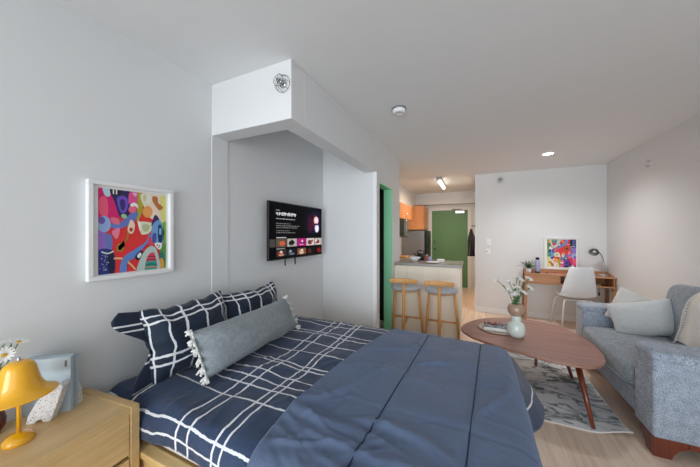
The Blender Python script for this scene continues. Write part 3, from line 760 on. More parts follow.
for s_ in SEAMS:
    pts = []
    for i in range(46):
        y = 0.74 + (2.13 - 0.74) * i / 45; p = navy_z(sx(s_, y), y); pts.append((p.x, p.y, p.z + 0.0012))
    bm = new(); tube(bm, pts, 0.0024, 6); part(t, 'seam', bm, M['navy_seam'], 'dark stitched seam', smooth=True)

# pillows
M['pillow_check'] = checkmat('navy_windowpane_pillow', (0.02, 0.115, 0.20, 0.29, 0.41, 0.45, 0.53), (0.0, 0.115, 0.15, 0.30, 0.335), None, 0.0052, (17, 29, 46), (30, 47, 70), 0.007)
def bed_pillow(label, o, xd, zd, w, h, th, seed, wide=False):
    t = thing('pillow', label, 'pillow', o, group='checked pillows at the bed head')
    bm = new(); pillow(bm, w, h, th, 30, 0.03, 0.018, seed, 0.02); xf(bm, frame_mx(o, xd, zd))
    part(t, 'case', bm, M['pillow_check'], smooth=True)
    # flange of the open pillowcase at one end
    m = frame_mx(o, xd, zd)
    def fl(u, v):
        z = h * (0.05 + 0.92 * v); ww = (0.10 * (1 - sm(v, 0.0, 0.42)) + 0.012 + 0.135 * sm(v, 0.5, 0.88) * (1 - 0.25 * sm(v, 0.92, 1.0))) if wide else 0.05
        return m @ Vector((-w / 2 * (1 - 0.03) + 0.014 - ww * u, 0.03 * u * nz(v * 3, seed, 3) - 0.01 * u, z + (0.035 * u * (v - 0.3) if wide else 0.0)))
    bm = new(); grid(bm, fl, 8, 22, lambda u, v: (0.07 + 0.02 * u, v * h)); part(t, 'flange', bm, M['pillow_check'], 'open hem of the pillowcase', smooth=True, solid=0.006)
bed_pillow('navy checked pillow leaning on the wall, nearest the nightstand', (-1.51, 1.085, 0.632), (0, 1, 0.03), (-0.24, 0.0, 1), 0.50, 0.40, 0.18, 2, True)
bed_pillow('navy checked pillow leaning on the wall, half hidden at the television end', (-1.53, 1.60, 0.637), (0, 1, 0.0), (-0.24, 0, 1), 0.56, 0.37, 0.17, 6)
# lumbar pillow
O = (-1.285, 1.375, 0.66)
t = thing('lumbar_pillow', 'long grey lumbar pillow with white tassels in front of the checked pillows', 'pillow', O)
m = frame_mx(O, (-0.05, 1, 0.0), (-0.50, -0.16, 1))
bm = new(); pillow(bm, 0.84, 0.255, 0.21, 28, 0.03, 0.012, 12, 0.0); xf(bm, m); part(t, 'case', bm, M['lumbar'], smooth=True)
rnd = random.Random(5)
for side in (-1, 1):
    bm = new(); tube(bm, [m @ Vector((side * 0.413, 0, 0.27 * k / 8)) for k in range(9)], 0.006, 6); part(t, 'trim_cord', bm, M['tassel'], 'white cord edge', smooth=True)
    for k in range(6):
        z = 0.01 + 0.05 * k; p = m @ Vector((side * 0.420, -0.004, z))
        bm = new()
        for q in range(9):
            d = m.to_3x3() @ Vector((side * rnd.uniform(0.25, 1.0), rnd.uniform(-0.9, 0.2), rnd.uniform(-1.0, 0.25))); d.normalize()
            L = rnd.uniform(0.022, 0.038); tube(bm, [p, p + d * L * 0.5, p + d * L + Vector((0, 0, -0.006))], [0.0055, 0.0075, 0.004], 5)
        sell(bm, p, 0.009, 0.009, 0.009, 1, 1, 8, 6)
        part(t, 'tassel', bm, M['tassel'], 'white tassel', smooth=True)

# ================================================================== nightstand (turned slightly to the wall)
t = thing('nightstand', 'pale oak nightstand with drawers beside the bed', 'nightstand', (-1.360, 0.700, 0), math.radians(5.4), world=False)
D, Wd, HT = 0.372, 0.62, 0.66
part(t, 'top', B(-D, -0.004, -Wd + 0.034, -0.034, HT - 0.03, HT - 0.004), M['oak'], bevel=0.0015)
part(t, 'side_panel', B(-D, 0, -0.034, 0, 0, HT), M['oak_x'], bevel=0.002)
part(t, 'side_panel', B(-D, 0, -Wd, -Wd + 0.034, 0, HT), M['oak_x'], bevel=0.002)
part(t, 'back_panel', B(-D, -D + 0.012, -Wd + 0.034, -0.034, 0.05, HT - 0.03), M['oak'])
for z0, z1 in ((0.455, 0.629), (0.235, 0.437), (0.03, 0.217)):
    bm = new(); box(bm, -0.030, -0.006, -Wd + 0.037, -0.037, z0, z1); box(bm, -0.30, -0.03, -Wd + 0.05, -0.05, z0 + 0.01, z1 - 0.03)
    part(t, 'drawer', bm, M['oak'], bevel=0.002)
# table lamp
LC = Vector((-1.517, 0.388, HT - 0.004))
t = thing('table_lamp', 'glossy yellow bell-shaped table lamp on the nightstand', 'lamp', LC)
bm = new(); lathe(bm, [(0, 0), (0.041, 0), (0.0425, 0.004), (0.040, 0.013), (0.030, 0.025), (0.016, 0.031), (0.006, 0.034)], LC, 36); part(t, 'base', bm, M['yellow'], smooth=True)
bm = new(); cyl(bm, LC + Vector((0, 0, 0.03)), LC + Vector((0, 0, 0.275)), 0.006, n=16); part(t, 'stem', bm, M['yellow'], smooth=True)
bm = new(); so = spline([(0.001, 0.296), (0.020, 0.294), (0.036, 0.284), (0.045, 0.264), (0.050, 0.238), (0.057, 0.212), (0.070, 0.190), (0.088, 0.177), (0.101, 0.170)], 4, False)
lathe(bm, so + [(r - 0.003 if r > 0.004 else 0.0, z - 0.003) for r, z in reversed(so)], LC, 48); part(t, 'lamp_shade', bm, M['yellow'], smooth=True)
bm = new(); lathe(bm, [(0, 0.309), (0.004, 0.308), (0.006, 0.302), (0.005, 0.295)], LC, 14); part(t, 'finial', bm, M['chrome'], 'small metal finial', smooth=True)
# books
bo = Vector((-1.576, 0.548, HT - 0.004)); brz = math.radians(39.7)
blab = ('tallest front one of three pale blue books on the nightstand, cover to the room', 'middle one of three pale blue books standing on the nightstand', 'rear one of three pale blue books on the nightstand, nearest the wall')
for i in range(3):
    wv = 0.160; hh = (0.232, 0.236, 0.226)[i]; y0 = i * 0.0165; y1 = y0 + 0.0155
    t = thing('book', blab[i], 'book', bo, brz, 'pale blue books on the nightstand', world=False)
    bm = new(); box(bm, -wv, 0, y0, y0 + 0.002, 0, hh); box(bm, -wv, 0, y1 - 0.002, y1, 0, hh); box(bm, -0.002, 0, y0 + 0.002, y1 - 0.002, 0, hh)
    part(t, 'cover', bm, (M['book_blue'], M['book_blue2'], M['book_blue'])[i])
    part(t, 'pages', B(-wv + 0.004, -0.002, y0 + 0.002, y1 - 0.002, 0.003, hh - 0.003), M['paper'])
    if i == 0:
        bm = new()
        for k in range(6): box(bm, -0.020, -0.013, -0.0008, 0.0002, 0.192 + 0.0045 * k, 0.1945 + 0.0045 * k + (0.001 if k % 2 else 0))
        part(t, 'lettering', bm, M['dark_metal'], 'small dark lettering')
# terrazzo book ends
t = thing('bookend', 'speckled terrazzo bookend leaning in front of the pale blue books', 'bookend', bo, brz, 'terrazzo bookends', world=False)
bm = new(); arch = [(-0.066 - 0.012 * math.cos(PI * i / 8), 0.012 * math.sin(PI * i / 8)) for i in range(9)]
prism(bm, [(-0.108, 0.0)] + arch + [(-0.030, 0.0), (-0.012, 0.05), (0.012, 0.135), (0.0, 0.150), (-0.035, 0.128), (-0.075, 0.085), (-0.103, 0.03)], -0.062, -0.024, 'Y'); part(t, 'block', bm, M['terrazzo'], bevel=0.003)
t = thing('bookend', 'speckled terrazzo bookend mostly hidden behind the pale blue books', 'bookend', bo, brz, 'terrazzo bookends', world=False)
bm = new(); prism(bm, [(-0.075, 0), (0.0, 0), (-0.004, 0.06), (-0.02, 0.10), (-0.055, 0.115), (-0.075, 0.09)], 0.0505, 0.078, 'Y'); part(t, 'block', bm, M['terrazzo'], bevel=0.003)

def daisy(bm, p, d, r, petals, z=0.004):
    """ray flower at p facing d, petals flat strips with thickness"""
    m_ = frame_mx(p, d.orthogonal(), d); ax = m_.to_3x3()
    for k in range(petals):
        a = 2 * PI * k / petals; c, s_ = math.cos(a), math.sin(a)
        pts = [(0.15, 0.0), (0.55, 0.14), (0.95, 0.11), (1.02, 0.0), (0.95, -0.11), (0.55, -0.14)]
        lo = [bm.verts.new(m_ @ Vector((r * (q * c - w_ * s_), r * (q * s_ + w_ * c), r * 0.3 * q * q))) for q, w_ in pts]
        hi = [bm.verts.new(m_ @ Vector((r * (q * c - w_ * s_), r * (q * s_ + w_ * c), r * 0.3 * q * q + 0.0012))) for q, w_ in pts]
        bm.faces.new(lo[::-1]); bm.faces.new(hi)
        for i in range(6): bm.faces.new((lo[i], lo[(i + 1) % 6], hi[(i + 1) % 6], hi[i]))
VC = Vector((-1.665, 0.352, HT - 0.004))
t = thing('flower_vase', 'amber glass vase behind the yellow lamp', 'vase', VC)
bm = new(); lathe(bm, [(0, 0), (0.026, 0), (0.040, 0.022), (0.043, 0.05), (0.034, 0.085), (0.022, 0.11), (0.020, 0.15), (0.026, 0.165), (0.023, 0.165), (0.017, 0.15), (0.019, 0.11), (0.030, 0.085), (0.039, 0.05), (0.036, 0.022), (0.022, 0.006), (0, 0.006)], VC, 28); part(t, 'body', bm, M['amber'], smooth=True)
rnd = random.Random(9)
for k, (dx, dy, dz) in enumerate(((0.03, 0.065, 0.33), (0.03, 0.03, 0.295), (0.05, -0.01, 0.31), (-0.02, 0.02, 0.33), (0.05, -0.06, 0.32))):
    p = VC + Vector((dx, dy, dz)); q = VC + Vector((dx * 0.08, dy * 0.08, 0.02))
    t = thing('daisy', ('white daisy seen from behind, topmost in the amber vase', 'white daisy lowest beside the yellow lamp shade', 'white daisy leaning out of the amber vase towards the room', 'white daisy closest to the wall in the amber vase', 'white daisy turned away from the bed in the amber vase')[k], 'flower', q, group='daisies in the amber vase')
    bm = new(); mid = q.lerp(p, 0.55) + Vector((-dx * 0.2, -dy * 0.2, 0.01)); st = spline([tuple(q), tuple(mid), tuple(p)], 6, False); tube(bm, st, 0.0022, 6); part(t, 'stem', bm, M['stem'], smooth=True)
    d = (p - mid).normalized(); 
    if k == 1: d = Vector((0.8, -0.35, 0.5)).normalized()
    bm = new(); daisy(bm, p, d, 0.03, 14); part(t, 'petals', bm, M['petal'])
    bm = new(); sell(bm, p + d * 0.003, 0.008, 0.008, 0.006, 1, 1, 10, 6); part(t, 'floret', bm, M['pollen'], 'yellow centre', smooth=True)
    for w_ in range(3):
        a = st[3 + 3 * w_]; e = Vector(a) + Vector((rnd.uniform(-.03, .04), rnd.uniform(-.03, .05), 0.05)); mm = (Vector(a) + e) / 2 + Vector((0, 0, 0.008))
        bm = new(); tube(bm, [a, mm, e], [0.001, 0.0045, 0.0006], 5); part(t, 'leaf', bm, M['leaf'])

# ================================================================== bar counter and stools
t = thing('bar_counter', 'pale birch bar counter with a grey stone top at the kitchen edge', 'counter', (-0.6, 4.0, 0))
part(t, 'front_panel', B(-1.026, -0.195, 3.72, 3.74, 0.09, 0.980), M['birch'])
part(t, 'end_panel', B(-0.195, -0.17, 3.712, 4.26, 0, 0.980), M['birch'], bevel=0.002)
part(t, 'kickboard', B(-1.026, -0.195, 3.708, 3.722, 0, 0.09), M['trim'], 'white kickboard')
part(t, 'countertop', B(-1.026, -0.155, 3.69, 4.30, 0.980, 1.018), M['granite'], 'grey speckled stone top', bevel=0.004)
part(t, 'carcass', B(-0.99, -0.2, 4.01, 4.26, 0.0, 0.978), M['birch'])

def stool(loc, rz, label):
    t = thing('bar_stool', label, 'bar stool', loc, rz, 'bar stools at the counter', world=False)
    bm = new(); sell(bm, (0, 0, 0.742), 0.188, 0.165, 0.033, 0.5, 0.95, 36, 12); part(t, 'seat', bm, M['seatgrey'], 'round grey cushioned seat', smooth=True)
    bm = new(); lathe(bm, [(0, 0.700), (0.15, 0.700), (0.16, 0.708), (0.16, 0.716), (0, 0.716)], (0, 0, 0), 32); part(t, 'seat_base', bm, M['stoolwood'], smooth=False)
    for s in (-1, 1):
        bm = new(); tube(bm, [(s * 0.205, 0.185, 0), (s * 0.18, 0.15, 0.35), (s * 0.146, 0.11, 0.712)], [0.0145, 0.018, 0.016], 12); part(t, 'leg', bm, M['stoolwood'], smooth=True)
    bm = new(); tube(bm, [(0, -0.205, 0), (0, -0.19, 0.35), (0, -0.178, 0.70), (0, -0.172, 0.842)], [0.016, 0.0185, 0.018, 0.016], 12); part(t, 'back_post', bm, M['stoolwood'], 'leg that rises to carry the backrest', smooth=True)
    bm = new(); cyl(bm, (-0.184, 0.155, 0.315), (0.184, 0.155, 0.315), 0.0125, n=12); part(t, 'footrest', bm, M['stoolwood'], smooth=True)
    bm = new(); cyl(bm, (0, -0.192, 0.30), (0, 0.155, 0.315), 0.0115, n=12); part(t, 'stretcher', bm, M['stoolwood'], smooth=True)
    bm = new()
    def bk(u, v):
        a = (u - 0.5) * 2; x = a * 0.164; y = -0.172 - 0.010 + 0.055 * a * a * -0.6
        hh = 0.030 * (1 - 0.25 * a * a); th = 0.014
        k = 2 * PI * v
        return Vector((x, y + th * math.copysign(abs(math.cos(k)) ** 0.5, math.cos(k)), 0.848 + hh * math.copysign(abs(math.sin(k)) ** 0.5, math.sin(k))))
    V = grid(bm, bk, 18, 20)
    bm.faces.new(V[0][:-1]); bm.faces.new(V[-1][:-1][::-1]); bmesh.ops.remove_doubles(bm, verts=bm.verts[:], dist=1e-5)
    part(t, 'backrest', bm, M['stoolwood'], smooth=True)
    return t
st = stool((-0.80, 3.42, 0), math.radians(5), 'honey oak bar stool with grey seat, nearest the green doorway')
copy_thing(st, (-0.375, 3.42, 0), math.radians(1), 'honey oak bar stool with grey seat, at the open end of the counter')

# ================================================================== kitchen
def cabinet(label, x0, x1, y0, y1, z0, z1, grp='orange wall cabinets'):
    t = thing('wall_cabinet', label, 'cabinet', (x0, (y0 + y1) / 2, z0), group=grp)
    part(t, 'body', B(x0, x1 - 0.02, y0, y1, z0, z1), M['cab'])
    n = 2; w = (y1 - y0) / n
    for i in range(n):
        d = part(t, 'door', B(x1 - 0.019, x1, y0 + i * w + 0.003, y0 + (i + 1) * w - 0.003, z0 + 0.003, z1 - 0.003), M['cab'], bevel=0.003)
        yy = y0 + w + (0.03 if i else -0.03)
        bm = new(); tube(bm, [(x1, yy, z0 + 0.04), (x1 + 0.025, yy, z0 + 0.045), (x1 + 0.025, yy, z0 + 0.135), (x1, yy, z0 + 0.14)], 0.005, 8)
        part(d, 'handle', bm, M['chrome'], 'chrome bar handle', smooth=True)
cabinet('orange maple wall cabinet nearer the bar counter', -1.745, -1.36, 4.50, 5.18, 1.735, 2.06)
cabinet('short orange maple wall cabinet above the microwave', -1.745, -1.36, 5.185, 6.42, 1.735, 2.06)
t = thing('wall_cabinet', 'deep orange maple cabinet above the refrigerator', 'cabinet', (-1.4, 7.3, 1.55), group='orange wall cabinets')
part(t, 'body', B(-1.745, -1.205, 7.0, 7.69, 1.53, 2.14), M['cab'])
for y0, y1 in ((7.003, 7.342), (7.348, 7.687)):
    d = part(t, 'door', B(-1.204, -1.185, y0, y1, 1.535, 2.135), M['cab'], bevel=0.003)
    bm = new(); yy = 7.31 if y0 < 7.1 else 7.38; tube(bm, [(-1.185, yy, 1.58), (-1.162, yy, 1.585), (-1.162, yy, 1.67), (-1.185, yy, 1.675)], 0.005, 8); part(d, 'handle', bm, M['chrome'], smooth=True)
t = thing('microwave', 'black and steel microwave under the orange cabinet', 'microwave', (-1.5, 5.59, 1.36))
part(t, 'body', B(-1.745, -1.36, 5.20, 5.98, 1.345, 1.73), M['steel'], bevel=0.006)
part(t, 'door', B(-1.359, -1.335, 5.21, 5.56, 1.375, 1.722), M['black'], 'black glass door', bevel=0.004)
part(t, 'control_panel', B(-1.359, -1.337, 5.565, 5.97, 1.375, 1.722), M['steel'], bevel=0.003)
bm = new(); tube(bm, [(-1.335, 5.59, 1.41), (-1.295, 5.59, 1.42), (-1.295, 5.59, 1.68), (-1.335, 5.59, 1.69)], 0.010, 10); part(t, 'handle', bm, M['chrome'], smooth=True)
t = thing('refrigerator', 'grey refrigerator with dark door front beside the entry door', 'refrigerator', (-1.42, 7.35, 0))
part(t, 'body', B(-1.74, -1.165, 7.0, 7.69, 0.03, 1.50), M['steel'], bevel=0.006)
dk = plain('dark_stainless', rgb(44, 54, 58), 0.3, 0.6)
for z0, z1 in ((0.06, 1.04), (1.055, 1.498)):
    d = part(t, 'door', B(-1.16, -1.10, 7.0, 7.685, z0, z1), dk, 'dark door', bevel=0.006)
    bm = new(); zz = (z1 - 0.35, z1 - 0.06) if z0 < 0.5 else (z0 + 0.05, z0 + 0.3); tube(bm, [(-1.10, 7.05, zz[0]), (-1.06, 7.05, zz[0] + 0.02), (-1.06, 7.05, zz[1] - 0.02), (-1.10, 7.05, zz[1])], 0.010, 8); part(d, 'handle', bm, M['black'], smooth=True)
t = thing('base_cabinet', 'orange maple base cabinet along the kitchen side wall', 'cabinet', (-1.45, 5.2, 0))
part(t, 'body', B(-1.745, -1.15, 4.36, 6.22, 0.1, 0.885), M['cab'])
part(t, 'kickboard', B(-1.745, -1.2, 4.36, 6.22, 0, 0.1), M['black'])
for i in range(4):
    y = 4.365 + i * 0.464; d = part(t, 'door', B(-1.149, -1.13, y, y + 0.458, 0.11, 0.88), M['cab'], bevel=0.003)
    bm = new(); tube(bm, [(-1.13, y + 0.42, 0.7), (-1.105, y + 0.42, 0.705), (-1.105, y + 0.42, 0.82), (-1.13, y + 0.42, 0.825)], 0.005, 8); part(d, 'handle', bm, M['chrome'], smooth=True)
bm = new(); box(bm, -1.748, -1.11, 4.35, 6.23, 0.887, 0.925)
single('kitchen_worktop', 'grey stone worktop along the kitchen side wall', 'worktop', bm, M['granite'], (-1.43, 5.3, 0.887), bevel=0.004)
# things on the counters
bm = new(); box(bm, -1.62, -1.28, 5.50, 5.76, 0.926, 0.95)
single('cutting_board', 'tan wooden cutting board on the kitchen worktop', 'cutting board', bm, M['stoolwood'], (-1.45, 5.6, 0.926), bevel=0.006)
c = (-0.800, 3.99, 1.019)
bm = new(); lathe(bm, [(0, 0), (0.035, 0), (0.04, 0.006), (0.075, 0.045), (0.080, 0.06), (0.075, 0.06), (0.068, 0.045), (0.035, 0.012), (0, 0.010)], c, 30)
single('bowl', 'white bowl on the bar counter', 'bowl', bm, M['white'], c, smooth=True)
c = (-0.76, 4.22, 1.019)
t = thing('kettle', 'black kettle behind the white bowl on the bar counter', 'kettle', c)
bm = new(); lathe(bm, [(0, 0), (0.055, 0), (0.06, 0.01), (0.057, 0.05), (0.040, 0.095), (0.022, 0.105), (0, 0.106)], c, 26); part(t, 'body', bm, M['black'], smooth=True)
bm = new(); tube(bm, [(c[0] - 0.045, c[1], c[2] + 0.09), (c[0] - 0.05, c[1], c[2] + 0.13), (c[0], c[1], c[2] + 0.15), (c[0] + 0.05, c[1], c[2] + 0.13), (c[0] + 0.045, c[1], c[2] + 0.09)], 0.006, 8); part(t, 'handle', bm, M['black'], smooth=True)
bm = new(); tube(bm, [(c[0] - 0.05, c[1], c[2] + 0.05), (c[0] - 0.085, c[1], c[2] + 0.075), (c[0] - 0.10, c[1], c[2] + 0.10)], [0.012, 0.009, 0.007], 8); part(t, 'spout', bm, M['black'], smooth=True)
for x, y, h, mt, lab in ((-0.655, 4.15, 0.085, M['rose'], 'small rose coloured jar on the bar counter beside the kettle'), (-0.60, 4.10, 0.07, M['lilac'], 'small lilac jar on the bar counter beside the rose jar')):
    c = (x, y, 1.019); t = thing('jar', lab, 'jar', c, group='small jars on the bar counter')
    bm = new(); lathe(bm, [(0, 0), (0.026, 0), (0.028, 0.004), (0.028, h * 0.75), (0.02, h * 0.85), (0, h * 0.85)], c, 20); part(t, 'body', bm, mt, smooth=True)
    bm = new(); lathe(bm, [(0, h * 0.85), (0.021, h * 0.85), (0.021, h), (0, h)], c, 20); part(t, 'lid', bm, M['steel'])
t = thing('tissue_box', 'small white box on the bar counter before the green door', 'box', (-0.44, 4.02, 1.019))
part(t, 'carton', B(-0.487, -0.395, 3.97, 4.06, 1.019, 1.056), M['white'], bevel=0.003)
part(t, 'lid', B(-0.489, -0.393, 3.968, 4.062, 1.048, 1.058), M['trim'], bevel=0.002)
bm = new(); lathe(bm, [(0, 0), (0.03, 0), (0.085, 0.008), (0.095, 0.014), (0.088, 0.014), (0.03, 0.006), (0, 0.006)], (-0.53, 3.85, 1.019), 30)
single('plate', 'white plate on the bar counter in front of the white box', 'plate', bm, M['white'], (-0.53, 3.85, 1.019), smooth=True)
# coat on a hook
t = thing('wall_peg', 'dark peg on the hall wall holding the black coat', 'hook', (0, 6.3, 1.58))
bm = new(); cyl(bm, (-0.0005, 6.3, 1.58), (-0.06, 6.3, 1.59), 0.008, n=10); cyl(bm, (-0.0005, 6.3, 1.58), (-0.006, 6.3, 1.58), 0.02, n=14); part(t, 'peg', bm, M['dark_metal'], smooth=True)
bm = new()
def coat(u, v):
    z = 1.52 - 0.57 * u; w = 0.03 + 0.13 * sm(u, 0, 0.5) + 0.02 * nz(u * 5, v, 1); d = 0.025 + 0.045 * sm(u, 0, 0.35) + 0.012 * sm(u, 0.8, 1.0)
    a = 2 * PI * v; f = 1 + 0.12 * math.sin(a * 5 + u * 4)
    return Vector((-0.074 + d * math.cos(a) * f * 0.95, 6.3 + w * math.sin(a) * f, z))
V = grid(bm, coat, 22, 36); bmesh.ops.remove_doubles(bm, verts=bm.verts[:], dist=1e-5)
t = thing('coat', 'black coat hanging on the hall wall beyond the desk wall corner', 'coat', (-0.07, 6.3, 0.94))
part(t, 'body', bm, M['coat'], smooth=True)
bm = new(); tube(bm, [(-0.058, 6.3, 1.51), (-0.058, 6.275, 1.60), (-0.045, 6.3, 1.612), (-0.058, 6.325, 1.60), (-0.058, 6.3, 1.51)], 0.003, 6); part(t, 'hanging_loop', bm, M['coat'])

# ================================================================== coffee table, rug and what stands on it
RX0, RX1, RY0, RY1 = -0.05, 0.99, 2.475, 3.75
bm = new()
def rugf(u, v):
    x = RX0 + (RX1 - RX0) * u; y = RY0 + (RY1 - RY0) * v + 0.05 * sm(u, 0.75, 1.0) * (1 - v)
    d = math.hypot(x - RX1, y - RY0); z = 0.008 + 0.045 * max(0, 1 - d / 0.22) ** 1.6 + 0.0015 * nz(x * 3, y * 3, 0)
    return Vector((x, y, z))
V = grid(bm, rugf, 80, 80)
t = thing('area_rug', 'white rug with grey marble veining under the coffee table', 'rug', (0.3, 3.2, 0))
part(t, 'pile', bm, M['rug'], smooth=True, solid=0.007)
bm = new(); tube(bm, [rugf(i / 60, 0) + Vector((0, -0.002, -0.003)) for i in range(61)] , 0.0055, 8); tube(bm, [rugf(1, i / 60) + Vector((0.002, 0, -0.003)) for i in range(61)], 0.0055, 8); part(t, 'hem', bm, M['pillow_white'], 'white bound edge', smooth=True)

TZ = 0.42
OUT = spline([(-0.135, 3.09), (-0.075, 3.32), (0.09, 3.56), (0.34, 3.70), (0.60, 3.72), (0.83, 3.60), (0.94, 3.36), (0.975, 3.08), (0.955, 2.85), (0.90, 2.70), (0.79, 2.595), (0.61, 2.585), (0.41, 2.64), (0.18, 2.745), (-0.04, 2.89)], 8)
t = thing('coffee_table', 'rounded triangular walnut coffee table with splayed legs on the marble rug', 'table', (0.45, 3.1, 0))
bm = new(); prism(bm, OUT, TZ - 0.022, TZ); part(t, 'tabletop', bm, M['walnut'], bevel=0.007, seg=3)
for (bx, by), (tx, ty) in (((0.776, 2.505), (0.735, 2.70)), ((0.075, 2.85), (0.11, 2.94)), ((0.588, 3.44), (0.58, 3.36)), ((0.86, 3.30), (0.74, 3.22))):
    bm = new(); tube(bm, [(bx, by, 0.0095), (tx, ty, TZ - 0.0225)], [0.013, 0.023], 14); part(t, 'leg', bm, M['mahogany'], 'reddish tapered leg', smooth=True)
# tray, book, beads, vase
c = (0.215, 3.20, TZ)
bm = new(); lathe(bm, [(0, 0), (0.165, 0), (0.180, 0.006), (0.182, 0.012), (0.176, 0.012), (0.163, 0.005), (0, 0.004)], c, 44, 1.0, 0.95)
single('tray', 'round beige tray under the book on the coffee table', 'tray', bm, M['sand'], c, smooth=True)
c = (0.205, 3.195, TZ + 0.0055)
t = thing('book', 'coffee table book with white spine and dark patterned cover on the beige tray', 'book', c, math.radians(0), world=False)
part(t, 'pages', B(-0.115, 0.112, -0.073, 0.08, 0.003, 0.032), M['paper'])
def cover_mat():
    k = NT('dark_printed_cover', 0.45); co = k.coord(); k.base(k.ramp(k.noise(co, 28, 3, 0.7), [(0.42, rgb(44, 50, 66)), (0.52, rgb(96, 104, 122)), (0.6, rgb(186, 192, 200)), (0.66, rgb(60, 66, 84))])); return k.m
part(t, 'cover', B(-0.118, 0.118, -0.078, 0.083, 0.0325, 0.036), cover_mat(), 'dark patterned cover')
bm = new(); box(bm, -0.118, 0.118, -0.078, 0.083, 0, 0.003); box(bm, -0.118, 0.118, -0.078, -0.0735, 0.003, 0.0325); part(t, 'spine', bm, M['white'], 'white spine')
t = thing('bead_garland', 'rose bead garland lying on the dark coffee table book', 'beads', (0.19, 3.235, TZ + 0.0415))
rnd = random.Random(4)
for k in range(12):
    a = 2 * PI * k / 12; p = Vector((0.165 + 0.055 * math.cos(a) + 0.02 * math.sin(2 * a), 3.245 + 0.02 * math.sin(a), TZ + 0.0415 + 0.0105))
    bm = new(); sell(bm, p, 0.0115, 0.0115, 0.0105, 1, 1, 12, 8); part(t, 'bead', bm, M['rose'] if k % 3 else M['sand'], smooth=True)
bm = new(); tube(bm, [(0.165 + 0.055 * math.cos(a) + 0.02 * math.sin(2 * a), 3.245 + 0.02 * math.sin(a), TZ + 0.052) for a in [2 * PI * k / 40 for k in range(41)]], 0.002, 6); part(t, 'cord', bm, M['sand'])
bm = new(); cyl(bm, (0.0, 0, 0), (0, 0, 0.001), 0.001); bm.free()
VC2 = Vector((0.362, 3.06, TZ))
t = thing('bubble_vase', 'stacked vase of a pale celadon bulb and tan globe on the coffee table', 'vase', VC2)
bm = new(); lathe(bm, [(0, 0), (0.045, 0)] + spline([(0.055, 0.004), (0.074, 0.035), (0.079, 0.075), (0.070, 0.118), (0.047, 0.142), (0.040, 0.150), (0.043, 0.165), (0.0445, 0.185), (0.038, 0.200)], 5, False) + [(0, 0.201)], VC2, 40); part(t, 'lower_bulb', bm, M['celadon'], 'pale celadon bulb and neck', smooth=True)
bm = new(); lathe(bm, spline([(0.030, 0.200), (0.052, 0.212), (0.072, 0.245), (0.0725, 0.275), (0.060, 0.305), (0.040, 0.318)], 5, False) + [(0.034, 0.316), (0.054, 0.30), (0.066, 0.272), (0.064, 0.245), (0.045, 0.215), (0, 0.21)], VC2, 40); part(t, 'upper_globe', bm, M['tan_glaze'], 'tan glazed globe', smooth=True)
lab = ('reaching out farthest left', 'short one at its left front', 'upper right near the desk leg', 'lowest on the right of the bouquet', 'tall middle one of the bouquet', 'second from the left at top', 'small front one just above the tan globe', 'right front one above the tan globe', 'lying back behind the tall middle one', 'filling the centre of the bouquet')
cut = ((0.199, 2.995, 0.966), (0.292, 3.038, 0.869), (0.474, 3.122, 0.976), (0.478, 3.10, 0.89), (0.375, 3.073, 0.99), (0.301, 3.05, 0.945), (0.345, 3.02, 0.835), (0.425, 3.06, 0.85), (0.405, 3.13, 0.955), (0.36, 3.04, 0.90))
rnd = random.Random(21)
for k, p in enumerate(cut):
    p = Vector(p); q = VC2 + Vector((rnd.uniform(-.02, .02), rnd.uniform(-.02, .02), 0.235))
    t = thing('carnation', 'white flower in the tan globe vase, ' + lab[k], 'flower', q, group='white flowers in the bubble vase')
    mid = q.lerp(p, 0.5) + Vector(((q.x - p.x) * 0.22, (q.y - p.y) * 0.22, 0.015)); st_ = spline([tuple(q), tuple(mid), tuple(p)], 7, False)
    bm = new(); tube(bm, st_, 0.003, 6); part(t, 'stem', bm, M['stem'], smooth=True)
    d = (p - mid).normalized(); bm = new()
    for ring_ in range(3):
        dd = (d + Vector((rnd.uniform(-.2, .2), rnd.uniform(-.2, .2), 0))).normalized(); daisy(bm, p + d * (0.004 * ring_ - 0.004), dd, (0.040, 0.033, 0.024)[ring_], (10, 9, 8)[ring_])
    sell(bm, p + d * 0.006, 0.011, 0.011, 0.010, 1, 1, 10, 6); part(t, 'petals', bm, M['petal'])
    bm = new(); cyl(bm, p - d * 0.018, p - d * 0.001, 0.004, 0.009, 8); part(t, 'calyx', bm, M['stem'])
    for w_ in range(4):
        i = 3 + 2 * w_
        if i >= len(st_): break
        a = Vector(st_[i]); e = a + Vector((rnd.uniform(-.04, .04), rnd.uniform(-.04, .04), rnd.uniform(0.02, 0.05))); mm = (a + e) / 2 + Vector((0, 0, 0.008)); bm = new(); tube(bm, [a, mm, e], [0.001, 0.006, 0.0006], 5); part(t, 'leaf', bm, M['leaf'])

# ================================================================== sofa
SX0, SX1, SY0, SY1 = 1.03, 1.835, 2.37, 3.83
t = thing('loveseat', 'grey tweed loveseat with reddish wooden feet along the right wall', 'sofa', ((SX0 + SX1) / 2, 3.1, 0))
bm = new(); box(bm, SX0 + 0.012, SX1, SY0 + 0.02, SY1 - 0.02, 0.14, 0.30); part(t, 'base', bm, M['sofa'], bevel=0.012, seg=3, smooth=True)
for y0, y1 in ((SY0, SY0 + 0.235), (SY1 - 0.225, SY1)):
    bm = new(); box(bm, SX0, SX1, y0, y1, 0.118, 0.628); part(t, 'arm', bm, M['sofa'], bevel=0.02, seg=4, smooth=True)
    bm = new(); sell(bm, ((SX0 + SX1) / 2, (y0 + y1) / 2, 0.634), (SX1 - SX0) / 2 + 0.006, (y1 - y0) / 2 + 0.008, 0.034, 0.35, 0.16, 64, 12); part(t, 'arm_pad', bm, M['sofa'], 'rounded padded arm top', smooth=True)
bm = new()
